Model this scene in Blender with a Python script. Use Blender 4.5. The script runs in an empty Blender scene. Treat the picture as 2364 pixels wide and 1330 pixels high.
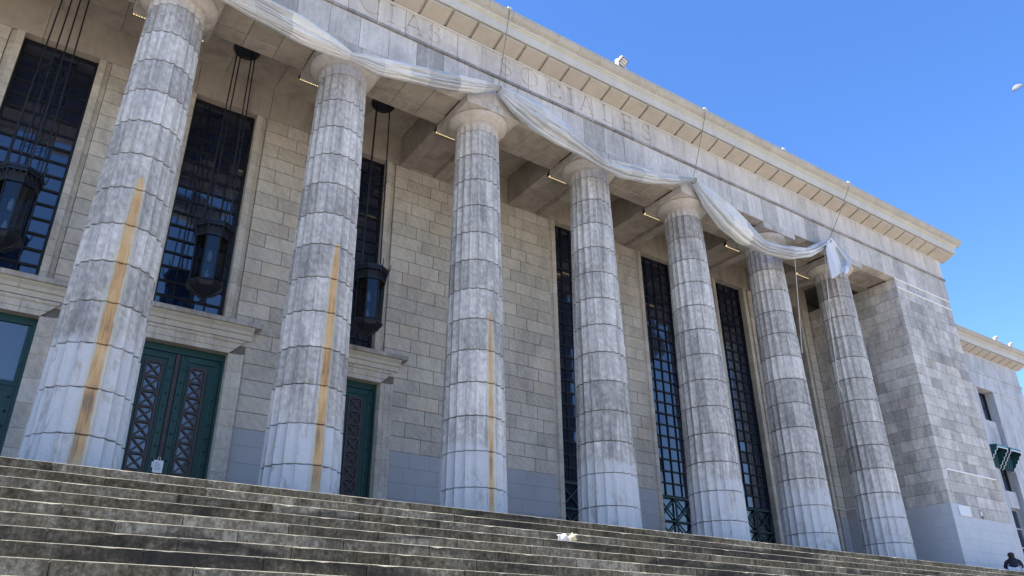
import bpy, bmesh, math, random
from mathutils import Vector, Matrix, noise
random.seed(7)
R = math.radians
scene = bpy.context.scene
COL = scene.collection

# ------------------------------------------------------------------ camera
F_PX, W_PX, H_PX = 1805.39, 2364.0, 1330.0
CAM = Vector((-1.264, -14.319, -2.585))
AX_R = Vector((0.8243582, -0.5659934, -0.0092236))
AX_U = Vector((-0.2411150, -0.3658281, 0.8989067))
AX_F = Vector((0.5121495, 0.7387972, 0.4380429))
cd = bpy.data.cameras.new('camera')
cam = bpy.data.objects.new('camera', cd)
COL.objects.link(cam)
cd.sensor_width = 36.0
cd.sensor_fit = 'HORIZONTAL'
cd.lens = F_PX / W_PX * 36.0
cd.clip_start = 0.05
cd.clip_end = 20000
m = Matrix.Identity(4)
for i in range(3):
    m[i][0] = AX_R[i]; m[i][1] = AX_U[i]; m[i][2] = -AX_F[i]; m[i][3] = CAM[i]
cam.matrix_world = m
scene.camera = cam

# ------------------------------------------------------------------ light
SUN_EL, SUN_AZ = R(57.0), R(-87.0)          # azimuth measured from +Y towards +X
SUN_DIR = Vector((math.sin(SUN_AZ) * math.cos(SUN_EL), math.cos(SUN_AZ) * math.cos(SUN_EL), math.sin(SUN_EL)))
world = bpy.data.worlds.new('World')
scene.world = world
world.use_nodes = True
wn = world.node_tree.nodes; wl = world.node_tree.links
bg = wn['Background']
sky = wn.new('ShaderNodeTexSky')
sky.sky_type = 'NISHITA'
sky.sun_disc = False
sky.sun_elevation = SUN_EL
sky.sun_rotation = SUN_AZ
sky.altitude = 0
sky.air_density = 1.0
sky.dust_density = 0.3
sky.ozone_density = 2.5
hs = wn.new('ShaderNodeHueSaturation')
hs.inputs['Saturation'].default_value = 1.25
hs.inputs['Hue'].default_value = 0.510
hs.inputs['Value'].default_value = 1.18
wl.new(sky.outputs[0], hs.inputs['Color'])
wl.new(hs.outputs[0], bg.inputs[0])
bg.inputs[1].default_value = 0.12
sd = bpy.data.lights.new('sun', 'SUN')
sd.energy = 5.0
sd.angle = R(0.53)
sd.color = (1.0, 0.93, 0.82)
sun = bpy.data.objects.new('sun', sd)
COL.objects.link(sun)
sun.rotation_euler = SUN_DIR.to_track_quat('Z', 'Y').to_euler()
scene.view_settings.view_transform = 'Standard'
scene.view_settings.look = 'None'
scene.view_settings.gamma = 1.0
scene.view_settings.use_curve_mapping = False
scene.view_settings.exposure = 1.24

# ------------------------------------------------------------------ helpers
def px(P):
    d = Vector(P) - CAM
    z = d.dot(AX_F)
    if z < 0.1: return None
    return (W_PX / 2 + F_PX * d.dot(AX_R) / z, H_PX / 2 - F_PX * d.dot(AX_U) / z, z)

def onY(u, v, y):
    d = AX_F + AX_R * ((u - W_PX / 2) / F_PX) - AX_U * ((v - H_PX / 2) / F_PX)
    return CAM + d * ((y - CAM.y) / d.y)

COLX = [3.8 * i for i in range(7)]

def seen(P, area):
    """rough picture area of a piece, zero when outside the frame or behind a column"""
    q = px(P)
    if not q: return 0
    u, v, z = q
    if u < -60 or u > W_PX + 60 or v < -60 or v > H_PX + 40: return area * 1e-4
    s = area / (z * z)
    P = Vector(P)
    if P.y > 0.8:
        d = Vector((P.x - CAM.x, P.y - CAM.y)); L = d.length; d /= L
        for cx in COLX:
            w = Vector((cx - CAM.x, -CAM.y))
            t = w.dot(d)
            if 0 < t < L and abs(w.x * d.y - w.y * d.x) < 0.55: return s * 0.01
    return s

class MB:
    def __init__(self):
        self.v = []; self.f = []; self.t = []; self.mi = []
    def add(self, verts, faces, tone=0.0, mi=0):
        o = len(self.v)
        self.v += [tuple(q) for q in verts]
        self.f += [tuple(i + o for i in f) for f in faces]
        if isinstance(tone, (list, tuple)): self.t += list(tone)
        else: self.t += [tone] * len(faces)
        self.mi += [mi] * len(faces)
        return self
    def merge(self, o, mi=None):
        k = len(self.v)
        self.v += o.v
        self.f += [tuple(i + k for i in f) for f in o.f]
        self.t += o.t
        self.mi += o.mi if mi is None else [mi] * len(o.f)
        return self
    def box(self, x0, x1, y0, y1, z0, z1, tone=0.0, mi=0):
        v = [(x0, y0, z0), (x1, y0, z0), (x1, y1, z0), (x0, y1, z0), (x0, y0, z1), (x1, y0, z1), (x1, y1, z1), (x0, y1, z1)]
        f = [(0, 3, 2, 1), (4, 5, 6, 7), (0, 1, 5, 4), (1, 2, 6, 5), (2, 3, 7, 6), (3, 0, 4, 7)]
        return self.add(v, f, tone, mi)
    def cham(self, x0, x1, y0, y1, z0, z1, c=0.008, tone=0.0, mi=0):
        """box whose twelve edges are chamfered"""
        v = []
        for (sx, sy, sz) in [(a, b, d) for a in (0, 1) for b in (0, 1) for d in (0, 1)]:
            X = (x0, x1)[sx]; Y = (y0, y1)[sy]; Z = (z0, z1)[sz]
            ix = c if sx == 0 else -c; iy = c if sy == 0 else -c; iz = c if sz == 0 else -c
            v += [(X, Y + iy, Z + iz), (X + ix, Y, Z + iz), (X + ix, Y + iy, Z)]
        idx = lambda a, b, d, k: ((a * 2 + b) * 2 + d) * 3 + k
        f = []
        for a in (0, 1):
            q = [idx(a, 0, 0, 0), idx(a, 1, 0, 0), idx(a, 1, 1, 0), idx(a, 0, 1, 0)]
            f.append(tuple(q if a else q[::-1]))
            q = [idx(0, a, 0, 1), idx(0, a, 1, 1), idx(1, a, 1, 1), idx(1, a, 0, 1)]
            f.append(tuple(q if a else q[::-1]))
            q = [idx(0, 0, a, 2), idx(1, 0, a, 2), idx(1, 1, a, 2), idx(0, 1, a, 2)]
            f.append(tuple(q if a else q[::-1]))
        for a in (0, 1):
            for b in (0, 1):
                f.append((idx(a, b, 0, 0), idx(a, b, 1, 0), idx(a, b, 1, 1), idx(a, b, 0, 1)))
                f.append((idx(a, 0, b, 0), idx(a, 1, b, 0), idx(a, 1, b, 2), idx(a, 0, b, 2)))
                f.append((idx(0, a, b, 1), idx(1, a, b, 1), idx(1, a, b, 2), idx(0, a, b, 2)))
                for d in (0, 1):
                    f.append((idx(a, b, d, 0), idx(a, b, d, 1), idx(a, b, d, 2)))
        return self.add(v, f, tone, mi)
    def prism_x(self, prof, x0, x1, tone=0.0, mi=0):
        """closed (y,z) profile swept from x0 to x1"""
        n = len(prof)
        v = [(x0, y, z) for y, z in prof] + [(x1, y, z) for y, z in prof]
        f = [(i, (i + 1) % n, n + (i + 1) % n, n + i) for i in range(n)]
        f += [tuple(range(n))[::-1], tuple(range(n, 2 * n))]
        return self.add(v, f, tone, mi)
    def prism_z(self, prof, z0, z1, tone=0.0, mi=0):
        n = len(prof)
        v = [(x, y, z0) for x, y in prof] + [(x, y, z1) for x, y in prof]
        f = [(i, (i + 1) % n, n + (i + 1) % n, n + i) for i in range(n)]
        f += [tuple(range(n))[::-1], tuple(range(n, 2 * n))]
        return self.add(v, f, tone, mi)
    def prism_y(self, prof, y0, y1, tone=0.0, mi=0):
        n = len(prof)
        v = [(x, y0, z) for x, z in prof] + [(x, y1, z) for x, z in prof]
        f = [(i, (i + 1) % n, n + (i + 1) % n, n + i) for i in range(n)]
        f += [tuple(range(n))[::-1], tuple(range(n, 2 * n))]
        return self.add(v, f, tone, mi)
    def tube(self, pts, r, n=6, tone=0.0, mi=0, cap=True):
        pts = [Vector(q) for q in pts]
        rs = r if isinstance(r, (list, tuple)) else [r] * len(pts)
        v = []; f = []
        ref = None
        for i, q in enumerate(pts):
            t = (pts[min(i + 1, len(pts) - 1)] - pts[max(i - 1, 0)]).normalized()
            if ref is None:
                ref = Vector((0, 0, 1)) if abs(t.z) < 0.9 else Vector((1, 0, 0))
            a = (ref - t * ref.dot(t)).normalized(); b = t.cross(a); ref = a
            for k in range(n):
                an = 2 * math.pi * k / n
                v.append(q + (a * math.cos(an) + b * math.sin(an)) * rs[i])
        for i in range(len(pts) - 1):
            for k in range(n):
                f.append((i * n + k, i * n + (k + 1) % n, (i + 1) * n + (k + 1) % n, (i + 1) * n + k))
        if cap:
            f.append(tuple(range(n))[::-1]); f.append(tuple(range((len(pts) - 1) * n, len(pts) * n)))
        return self.add(v, f, tone, mi)
    def lathe(self, prof, n=32, c=(0, 0), tone=0.0, mi=0, a0=0.0):
        v = []; f = []
        for r, z in prof:
            for k in range(n):
                a = a0 + 2 * math.pi * k / n
                v.append((c[0] + r * math.cos(a), c[1] + r * math.sin(a), z))
        for i in range(len(prof) - 1):
            for k in range(n):
                f.append((i * n + k, i * n + (k + 1) % n, (i + 1) * n + (k + 1) % n, (i + 1) * n + k))
        f.append(tuple(range(n))[::-1]); f.append(tuple(range((len(prof) - 1) * n, len(prof) * n)))
        return self.add(v, f, tone, mi)
    def mesh(self, name, mats, smooth=None):
        me = bpy.data.meshes.new(name)
        me.from_pydata(self.v, [], self.f)
        mats = mats if isinstance(mats, (list, tuple)) else [mats]
        for q in mats: me.materials.append(q)
        at = me.attributes.new('tone', 'FLOAT', 'FACE')
        at.data.foreach_set('value', self.t)
        me.polygons.foreach_set('material_index', self.mi)
        if smooth is not None:
            me.polygons.foreach_set('use_smooth', [True] * len(self.f))
            me.set_sharp_from_angle(angle=R(smooth))
        me.update()
        return me
    def build(self, name, mats, parent=None, smooth=None, world=True):
        return link(name, self.mesh(name, mats, smooth), parent, world)

def link(name, me, parent=None, world=True):
    o = bpy.data.objects.new(name, me)
    COL.objects.link(o)
    if parent is not None:
        o.parent = parent
        if world: o.matrix_parent_inverse = PW[parent.name].inverted()
    PW[o.name] = Matrix.Identity(4) if world else (PW[parent.name] if parent is not None else Matrix.Identity(4))
    return o
PW = {}

def tag(o, label=None, cat=None, group=None, kind=None):
    if label: o['label'] = label
    if cat: o['category'] = cat
    if group: o['group'] = group
    if kind: o['kind'] = kind
    return o

def thing(name, loc, label, cat, group=None):
    o = bpy.data.objects.new(name, None)
    COL.objects.link(o)
    o.location = loc
    o.empty_display_size = 0.2
    PW[o.name] = Matrix.Translation(Vector(loc))
    return tag(o, label, cat, group)

def copy_tree(o, parent=None):
    c = o.copy(); COL.objects.link(c)
    if parent is not None: c.parent = parent
    for ch in o.children: copy_tree(ch, c)
    return c

def emit(name, pieces, mats, thing_parent, limit=300):
    """pieces: (score, MB, parent); the largest in view become objects, the rest one joined part"""
    pieces.sort(key=lambda q: -q[0])
    for s, mb, par in pieces[:limit]:
        mb.build(name, mats, par)
    if len(pieces) > limit:
        r = MB()
        for s, mb, par in pieces[limit:]: r.merge(mb)
        tag(r.build(name, mats, thing_parent), kind='stuff')

# ------------------------------------------------------------------ materials
def nodes(name):
    mt = bpy.data.materials.new(name)
    mt.use_nodes = True
    nt = mt.node_tree
    return mt, nt, nt.nodes, nt.links, nt.nodes['Principled BSDF']

def ramp(ns, stops):
    r = ns.new('ShaderNodeValToRGB')
    el = r.color_ramp.elements
    while len(el) < len(stops): el.new(0.5)
    for e, (p, c) in zip(el, stops):
        e.position = p
        e.color = (c, c, c, 1) if isinstance(c, (int, float)) else (*c, 1)
    return r

def mix(ns, ls, fac, a, b, mode='MIX'):
    n = ns.new('ShaderNodeMix'); n.data_type = 'RGBA'; n.blend_type = mode
    for sock, val in ((n.inputs[0], fac), (n.inputs[6], a), (n.inputs[7], b)):
        if hasattr(val, 'is_linked') or hasattr(val, 'links'): ls.new(val, sock)
        elif isinstance(val, (int, float)): sock.default_value = val
        else: sock.default_value = (*val, 1)
    return n.outputs[2]

def math_(ns, ls, op, a, b=None, c=None, clamp=False):
    n = ns.new('ShaderNodeMath'); n.operation = op; n.use_clamp = clamp
    for k, val in enumerate((a, b, c)):
        if val is None: continue
        if hasattr(val, 'links'): ls.new(val, n.inputs[k])
        else: n.inputs[k].default_value = val
    return n.outputs[0]

def tex_noise(ns, ls, vec, scale, detail=4, rough=0.55, dist=0.0):
    n = ns.new('ShaderNodeTexNoise')
    n.inputs['Scale'].default_value = scale
    n.inputs['Detail'].default_value = detail
    n.inputs['Roughness'].default_value = rough
    n.inputs['Distortion'].default_value = dist
    ls.new(vec, n.inputs['Vector'])
    return n.outputs[0]

def scaled(ns, ls, vec, s):
    n = ns.new('ShaderNodeVectorMath'); n.operation = 'MULTIPLY'
    ls.new(vec, n.inputs[0]); n.inputs[1].default_value = s
    return n.outputs[0]

def stone(name, dark, light, tone_amt=0.35, vein=0.5, streak=0.0, rough=0.75, bump=0.25, vscale=1.0, paint=None, rust=None, warm=None, per_object=False, grain=0.0, dirt=0.30):
    """weathered marble-like stone: a tone for each block, cloudy veins, rain streaks, grain
       paint = (z_top, colour, patchiness), rust = (angle, z_top, half_width), all in object space"""
    mt, nt, ns, ls, bs = nodes(name)
    tc = ns.new('ShaderNodeTexCoord'); vec = tc.outputs['Object']
    at = ns.new('ShaderNodeAttribute'); at.attribute_name = 'tone'
    tone = at.outputs['Fac']
    # shift the pattern from block to block
    sh = ns.new('ShaderNodeVectorMath'); sh.operation = 'MULTIPLY_ADD'
    cmb = ns.new('ShaderNodeCombineXYZ')
    for k in range(3): ls.new(tone, cmb.inputs[k])
    ls.new(cmb.outputs[0], sh.inputs[0]); sh.inputs[1].default_value = (7.3, 3.1, 5.7); ls.new(vec, sh.inputs[2])
    if per_object:
        oi = ns.new('ShaderNodeObjectInfo')
        sh2 = ns.new('ShaderNodeVectorMath'); sh2.operation = 'ADD'
        ls.new(sh.outputs[0], sh2.inputs[0]); ls.new(scaled(ns, ls, oi.outputs['Location'], (1.7, 1.7, 1.7)), sh2.inputs[1])
        pv = sh2.outputs[0]
        so = ns.new('ShaderNodeSeparateXYZ'); ls.new(oi.outputs['Location'], so.inputs[0]); ob_x = so.outputs[0]
    else: pv = sh.outputs[0]
    big = tex_noise(ns, ls, pv, 1.3 * vscale, 5, 0.6, 1.2)
    veins = tex_noise(ns, ls, scaled(ns, ls, pv, (1.0, 1.0, 0.55)), 3.2 * vscale, 6, 0.62, 3.0)
    v2 = ramp(ns, [(0.36, 0.0), (0.5, 0.5), (0.60, 1.0)]); ls.new(veins, v2.inputs[0])
    fac = math_(ns, ls, 'MULTIPLY_ADD', math_(ns, ls, 'SUBTRACT', v2.outputs[0], 0.5), vein, 0.5)
    fac = math_(ns, ls, 'ADD', fac, math_(ns, ls, 'MULTIPLY', math_(ns, ls, 'SUBTRACT', big, 0.5), 0.9))
    if grain:
        wv = ns.new('ShaderNodeTexWave'); wv.wave_type = 'BANDS'; wv.bands_direction = 'DIAGONAL'
        wv.inputs['Scale'].default_value = 2.6; wv.inputs['Distortion'].default_value = 9.0; wv.inputs['Detail'].default_value = 3.0; wv.inputs['Detail Scale'].default_value = 0.9
        ls.new(pv, wv.inputs['Vector'])
        fac = math_(ns, ls, 'MULTIPLY_ADD', math_(ns, ls, 'SUBTRACT', wv.outputs['Fac'], 0.5), grain, fac)
    fac = math_(ns, ls, 'MULTIPLY_ADD', tone, tone_amt, fac, clamp=True)
    col = mix(ns, ls, fac, dark, light)
    if warm:      # ochre clouds in some of the stone
        wfac = ramp(ns, [(0.55, 0.0), (0.72, 1.0)]); ls.new(tex_noise(ns, ls, pv, 0.9, 3, 0.5, 0.6), wfac.inputs[0])
        col = mix(ns, ls, math_(ns, ls, 'MULTIPLY', wfac.outputs[0], 0.55), col, warm)
    if streak:
        st = tex_noise(ns, ls, scaled(ns, ls, vec, (9.0, 9.0, 0.35)), 1.0, 4, 0.6, 0.3)
        sr = ramp(ns, [(0.47, 0.0), (0.66, 1.0)]); ls.new(st, sr.inputs[0])
        col = mix(ns, ls, math_(ns, ls, 'MULTIPLY', sr.outputs[0], streak), col, (0.10, 0.10, 0.11))
        wt = tex_noise(ns, ls, scaled(ns, ls, vec, (13.0, 13.0, 0.6)), 1.0, 3, 0.6, 0.4)
        wr = ramp(ns, [(0.60, 0.0), (0.70, 1.0)]); ls.new(wt, wr.inputs[0])
        col = mix(ns, ls, math_(ns, ls, 'MULTIPLY', wr.outputs[0], streak * 0.8), col, (0.74, 0.74, 0.76))
    sep = ns.new('ShaderNodeSeparateXYZ'); ls.new(vec, sep.inputs[0])
    if dirt:      # soot and damp that run on across the joints
        dv = vec
        if per_object:
            dv_ = ns.new('ShaderNodeVectorMath'); dv_.operation = 'ADD'; ls.new(vec, dv_.inputs[0]); ls.new(scaled(ns, ls, oi.outputs['Location'], (0.9, 0.9, 0.9)), dv_.inputs[1]); dv = dv_.outputs[0]
        dn = tex_noise(ns, ls, scaled(ns, ls, dv, (1.5, 1.5, 0.5)), 1.0, 6, 0.65, 0.8)
        dr = ramp(ns, [(0.34, (1 - dirt, 1 - dirt, 1 - dirt * 0.96)), (0.54, (1.0, 1.0, 1.0)), (0.70, (1.06, 1.055, 1.04))]); ls.new(dn, dr.inputs[0])
        col = mix(ns, ls, 1.0, col, dr.outputs[0], 'MULTIPLY')
    if paint:
        zt, pc, patch = paint
        pl = vec
        if per_object: pl = dv
        lim = math_(ns, ls, 'MULTIPLY_ADD', tex_noise(ns, ls, scaled(ns, ls, pl, (1.6, 1.6, 1.0)), 1.0, 5, 0.65, 1.2), 1.6 * patch, zt - 0.8 * patch)
        if per_object: lim = math_(ns, ls, 'SUBTRACT', lim, math_(ns, ls, 'MULTIPLY', math_(ns, ls, 'FRACT', math_(ns, ls, 'MULTIPLY', ob_x, 0.237)), 0.9))
        below = math_(ns, ls, 'MULTIPLY', math_(ns, ls, 'SUBTRACT', lim, sep.outputs[2]), 5.0, clamp=True)
        pt = ramp(ns, [(0.40, 0.0), (0.47, 1.0)]); ls.new(tex_noise(ns, ls, scaled(ns, ls, pv, (2.2, 2.2, 1.0)), 1.0, 5, 0.6, 1.5), pt.inputs[0])
        pfac = math_(ns, ls, 'MULTIPLY', below, math_(ns, ls, 'MULTIPLY_ADD', pt.outputs[0], 0.65, 0.18))
        col = mix(ns, ls, pfac, col, pc)
    if rust:
        ang, ztop, hw = rust
        an = ns.new('ShaderNodeMath'); an.operation = 'ARCTAN2'
        ls.new(sep.outputs[1], an.inputs[0]); ls.new(sep.outputs[0], an.inputs[1])
        wob = math_(ns, ls, 'MULTIPLY_ADD', tex_noise(ns, ls, scaled(ns, ls, vec, (1, 1, 0.8)), 1.2, 3), 0.05, R(ang) - 0.025)
        dist = math_(ns, ls, 'ABSOLUTE', math_(ns, ls, 'SUBTRACT', an.outputs[0], wob))
        grow = math_(ns, ls, 'MULTIPLY', math_(ns, ls, 'SUBTRACT', ztop, sep.outputs[2]), 0.9, clamp=True)
        half = math_(ns, ls, 'MULTIPLY', R(hw), math_(ns, ls, 'POWER', grow, 0.22))
        core = math_(ns, ls, 'MULTIPLY', math_(ns, ls, 'SUBTRACT', half, math_(ns, ls, 'MULTIPLY_ADD', tex_noise(ns, ls, scaled(ns, ls, vec, (14, 14, 3.0)), 1.0, 5, 0.7), 0.10, math_(ns, ls, 'SUBTRACT', dist, 0.05))), 24.0, clamp=True)
        halo = math_(ns, ls, 'MULTIPLY', math_(ns, ls, 'SUBTRACT', math_(ns, ls, 'MULTIPLY', half, 1.75), dist), 16.0, clamp=True)
        rn = tex_noise(ns, ls, scaled(ns, ls, vec, (16, 16, 1.6)), 1.0, 5, 0.65, 0.5)
        rn = math_(ns, ls, 'ADD', rn, math_(ns, ls, 'MULTIPLY', math_(ns, ls, 'SUBTRACT', tex_noise(ns, ls, scaled(ns, ls, vec, (0.3, 0.3, 1.1)), 1.0, 3), 0.5), 1.1))
        rn = math_(ns, ls, 'MULTIPLY_ADD', tone, 0.16, rn)
        rc = ramp(ns, [(0.20, (0.14, 0.085, 0.04)), (0.38, (0.38, 0.20, 0.065)), (0.58, (0.52, 0.315, 0.12)), (0.80, (0.49, 0.40, 0.25))]); ls.new(rn, rc.inputs[0])
        low = math_(ns, ls, 'MULTIPLY', math_(ns, ls, 'ADD', sep.outputs[2], 0.4), 1.1, clamp=True)
        col = mix(ns, ls, math_(ns, ls, 'MULTIPLY', halo, 0.6), col, (0.46, 0.43, 0.33))
        col = mix(ns, ls, math_(ns, ls, 'MULTIPLY', math_(ns, ls, 'MULTIPLY', core, 0.84), low), col, rc.outputs[0])
    fine = tex_noise(ns, ls, pv, 38.0, 4, 0.65)
    col = mix(ns, ls, 1.0, col, mix(ns, ls, fine, (0.80, 0.80, 0.80), (1.16, 1.16, 1.16)), 'MULTIPLY')
    ls.new(col, bs.inputs['Base Color'])
    bs.inputs['Roughness'].default_value = rough
    bs.inputs['Specular IOR Level'].default_value = 0.3
    bp = ns.new('ShaderNodeBump'); bp.inputs['Strength'].default_value = bump; bp.inputs['Distance'].default_value = 0.02
    hsum = math_(ns, ls, 'ADD', math_(ns, ls, 'MULTIPLY', fine, 0.3), tex_noise(ns, ls, pv, 9.0, 5, 0.6))
    ls.new(hsum, bp.inputs['Height']); ls.new(bp.outputs[0], bs.inputs['Normal'])
    return mt

def plain(name, col, rough=0.6, metal=0.0, var=0.15, scale=6.0, spec=0.4, bump=0.0):
    mt, nt, ns, ls, bs = nodes(name)
    tc = ns.new('ShaderNodeTexCoord')
    n = tex_noise(ns, ls, tc.outputs['Object'], scale, 5, 0.6, 0.4)
    a = tuple(c * (1 - var) for c in col); b = tuple(min(1, c * (1 + var)) for c in col)
    rr = ramp(ns, [(0.3, a), (0.7, b)]); ls.new(n, rr.inputs[0])
    ls.new(rr.outputs[0], bs.inputs['Base Color'])
    bs.inputs['Roughness'].default_value = rough
    bs.inputs['Metallic'].default_value = metal
    bs.inputs['Specular IOR Level'].default_value = spec
    if bump:
        bp = ns.new('ShaderNodeBump'); bp.inputs['Strength'].default_value = bump; bp.inputs['Distance'].default_value = 0.01
        ls.new(tex_noise(ns, ls, tc.outputs['Object'], scale * 5, 4), bp.inputs['Height']); ls.new(bp.outputs[0], bs.inputs['Normal'])
    return mt

def emitter(name, col, strength):
    mt, nt, ns, ls, bs = nodes(name)
    bs.inputs['Base Color'].default_value = (*col, 1)
    bs.inputs['Emission Color'].default_value = (*col, 1)
    bs.inputs['Emission Strength'].default_value = strength
    return mt

def glass_dark(name, col, ior, rough=0.03):
    mt, nt, ns, ls, bs = nodes(name)
    tc = ns.new('ShaderNodeTexCoord')
    n = tex_noise(ns, ls, tc.outputs['Object'], 1.5, 2, 0.5)
    bs.inputs['Base Color'].default_value = (*col, 1)
    bs.inputs['IOR'].default_value = ior
    rr = ramp(ns, [(0.3, rough), (0.8, rough * 3)]); ls.new(n, rr.inputs[0]); ls.new(rr.outputs[0], bs.inputs['Roughness'])
    bp = ns.new('ShaderNodeBump'); bp.inputs['Strength'].default_value = 0.05; bp.inputs['Distance'].default_value = 0.02
    ls.new(n, bp.inputs['Height']); ls.new(bp.outputs[0], bs.inputs['Normal'])
    return mt

M = {}
M['wall'] = stone('wall_stone', (0.40, 0.365, 0.315), (0.62, 0.57, 0.495), tone_amt=0.30, vein=0.36, vscale=1.9, grain=0.2, dirt=0.2, streak=0.06, warm=(0.55, 0.45, 0.33))
M['wallpaint'] = plain('grey_wall_paint', (0.36, 0.365, 0.385), 0.55, var=0.06, scale=1.5, bump=0.05)
M['pier'] = stone('pier_stone', (0.325, 0.31, 0.295), (0.63, 0.595, 0.55), tone_amt=0.32, vein=0.42, streak=0.2, vscale=1.2, warm=(0.45, 0.37, 0.26))
M['pierpaint'] = plain('pier_grey_paint', (0.41, 0.425, 0.46), 0.55, var=0.06, scale=1.5, bump=0.05)
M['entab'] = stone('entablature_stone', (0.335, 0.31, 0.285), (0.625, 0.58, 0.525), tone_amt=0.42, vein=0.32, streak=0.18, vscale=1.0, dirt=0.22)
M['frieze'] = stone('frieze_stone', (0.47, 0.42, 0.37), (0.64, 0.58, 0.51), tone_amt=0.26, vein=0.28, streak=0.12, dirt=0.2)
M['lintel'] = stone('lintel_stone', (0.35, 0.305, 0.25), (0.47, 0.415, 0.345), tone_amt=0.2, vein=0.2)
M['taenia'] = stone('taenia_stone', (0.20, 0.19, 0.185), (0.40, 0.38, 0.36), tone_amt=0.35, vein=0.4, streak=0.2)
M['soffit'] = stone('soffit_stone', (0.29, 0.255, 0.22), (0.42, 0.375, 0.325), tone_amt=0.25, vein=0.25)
M['cornice'] = stone('cornice_stone', (0.47, 0.45, 0.40), (0.57, 0.545, 0.485), tone_amt=0.10, vein=0.15, streak=0.05, dirt=0.08)
M['mortar'] = plain('dark_joint', (0.15, 0.135, 0.118), 0.95)
M['capital'] = stone('capital_stone', (0.42, 0.385, 0.35), (0.60, 0.56, 0.515), tone_amt=0.26, vein=0.25, streak=0.14, per_object=True, dirt=0.16)
PAINT = (0.485, 0.49, 0.505)
def colmat(name, rust=None, dk=(0.285, 0.269, 0.25), lt=(0.655, 0.622, 0.578), st=0.42):
    return stone(name, dk, lt, tone_amt=0.42, vein=0.34, streak=st, paint=(2.5, PAINT, 0.45), rust=rust, vscale=1.9, per_object=True, grain=0.22)
M['colA'] = colmat('column_stone_rust_long', (-90.5, 5.6, 8.6))
M['colB'] = colmat('column_stone_rust_mid', (-86.5, 5.4, 7.2))
M['colC'] = colmat('column_stone_rust_thin', (-88.5, 4.8, 5.4))
M['colD'] = colmat('column_stone_plain', None, st=0.50)
M['window'] = glass_dark('dark_window_glass', (0.006, 0.012, 0.032), 2.0)
M['lampglass'] = glass_dark('lantern_glass', (0.02, 0.03, 0.045), 1.9, 0.05)
M['doorglass'] = glass_dark('door_glass', (0.05, 0.06, 0.08), 2.0, 0.06)
M['bar'] = plain('blackened_iron', (0.012, 0.014, 0.018), 0.45, 0.3)
M['iron'] = plain('dark_blue_iron', (0.010, 0.014, 0.024), 0.5, 0.2)
M['green'] = plain('dark_green_paint', (0.006, 0.042, 0.040), 0.42, var=0.2, scale=3)
M['bronze'] = plain('brown_bronze', (0.050, 0.040, 0.042), 0.5, 0.2)
M['white'] = plain('white_paint', (0.80, 0.80, 0.80), 0.45, var=0.05)
M['bulb'] = plain('white_bulb', (0.85, 0.85, 0.85), 0.3, var=0.02)
M['led'] = emitter('led_strip', (1.0, 0.78, 0.40), 0.7)
M['black'] = plain('black_plastic', (0.015, 0.015, 0.017), 0.5)
M['rope'] = plain('grey_rope', (0.16, 0.15, 0.14), 0.9)
M['string'] = plain('pale_string', (0.62, 0.60, 0.56), 0.9)
M['greywhite'] = plain('weathered_white_paint', (0.52, 0.51, 0.49), 0.6, var=0.1)
M['steel'] = plain('galvanised_steel', (0.55, 0.56, 0.58), 0.4, 0.5)

# ================================================================== STRUCTURE
# ---- ground
mt, nt, ns, ls, bs = nodes('plaza_paving')
tc = ns.new('ShaderNodeTexCoord')
bk = ns.new('ShaderNodeTexBrick'); ls.new(tc.outputs['Object'], bk.inputs['Vector'])
bk.inputs['Scale'].default_value = 1.0
bk.inputs['Color1'].default_value = (0.42, 0.37, 0.31, 1); bk.inputs['Color2'].default_value = (0.38, 0.34, 0.29, 1)
bk.inputs['Mortar'].default_value = (0.2, 0.18, 0.16, 1)
bk.inputs['Mortar Size'].default_value = 0.008; bk.inputs['Brick Width'].default_value = 0.8; bk.inputs['Row Height'].default_value = 0.4
gn = tex_noise(ns, ls, tc.outputs['Object'], 0.6, 6, 0.65)
ls.new(mix(ns, ls, 1.0, bk.outputs[0], mix(ns, ls, gn, (0.75, 0.75, 0.75), (1.15, 1.15, 1.15)), 'MULTIPLY'), bs.inputs['Base Color'])
bs.inputs['Roughness'].default_value = 0.85
M['plaza'] = mt
NSTEP, TREAD, RISE, Y_TOP = 21, 0.393, 0.198, -2.07
ZG = -NSTEP * RISE
gb = MB(); gb.add([(-1500, -1500, ZG), (1500, -1500, ZG), (1500, 1500, ZG), (-1500, 1500, ZG)], [(0, 1, 2, 3)])
tag(gb.build('plaza_ground', M['plaza']), kind='structure')

# ---- stair stone
mt, nt, ns, ls, bs = nodes('stair_stone')
tc = ns.new('ShaderNodeTexCoord'); vec = tc.outputs['Object']
at = ns.new('ShaderNodeAttribute'); at.attribute_name = 'tone'
n1 = tex_noise(ns, ls, vec, 0.75, 6, 0.6, 0.8)
n2 = tex_noise(ns, ls, vec, 17.0, 6, 0.74, 0.4)
n3 = tex_noise(ns, ls, scaled(ns, ls, vec, (9, 9, 1.0)), 1.0, 5, 0.65)
f = math_(ns, ls, 'ADD', math_(ns, ls, 'MULTIPLY', math_(ns, ls, 'SUBTRACT', n2, 0.5), 1.7), math_(ns, ls, 'MULTIPLY_ADD', at.outputs['Fac'], 0.16, 0.5))
f = math_(ns, ls, 'ADD', f, math_(ns, ls, 'MULTIPLY', math_(ns, ls, 'SUBTRACT', n3, 0.5), 1.0))
f = math_(ns, ls, 'ADD', f, math_(ns, ls, 'MULTIPLY', math_(ns, ls, 'SUBTRACT', n1, 0.5), 0.9))
rr = ramp(ns, [(0.05, (0.028, 0.023, 0.014)), (0.36, (0.078, 0.067, 0.046)), (0.62, (0.145, 0.126, 0.094)), (0.92, (0.29, 0.262, 0.215))]); ls.new(f, rr.inputs[0])
col = rr.outputs[0]
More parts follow.
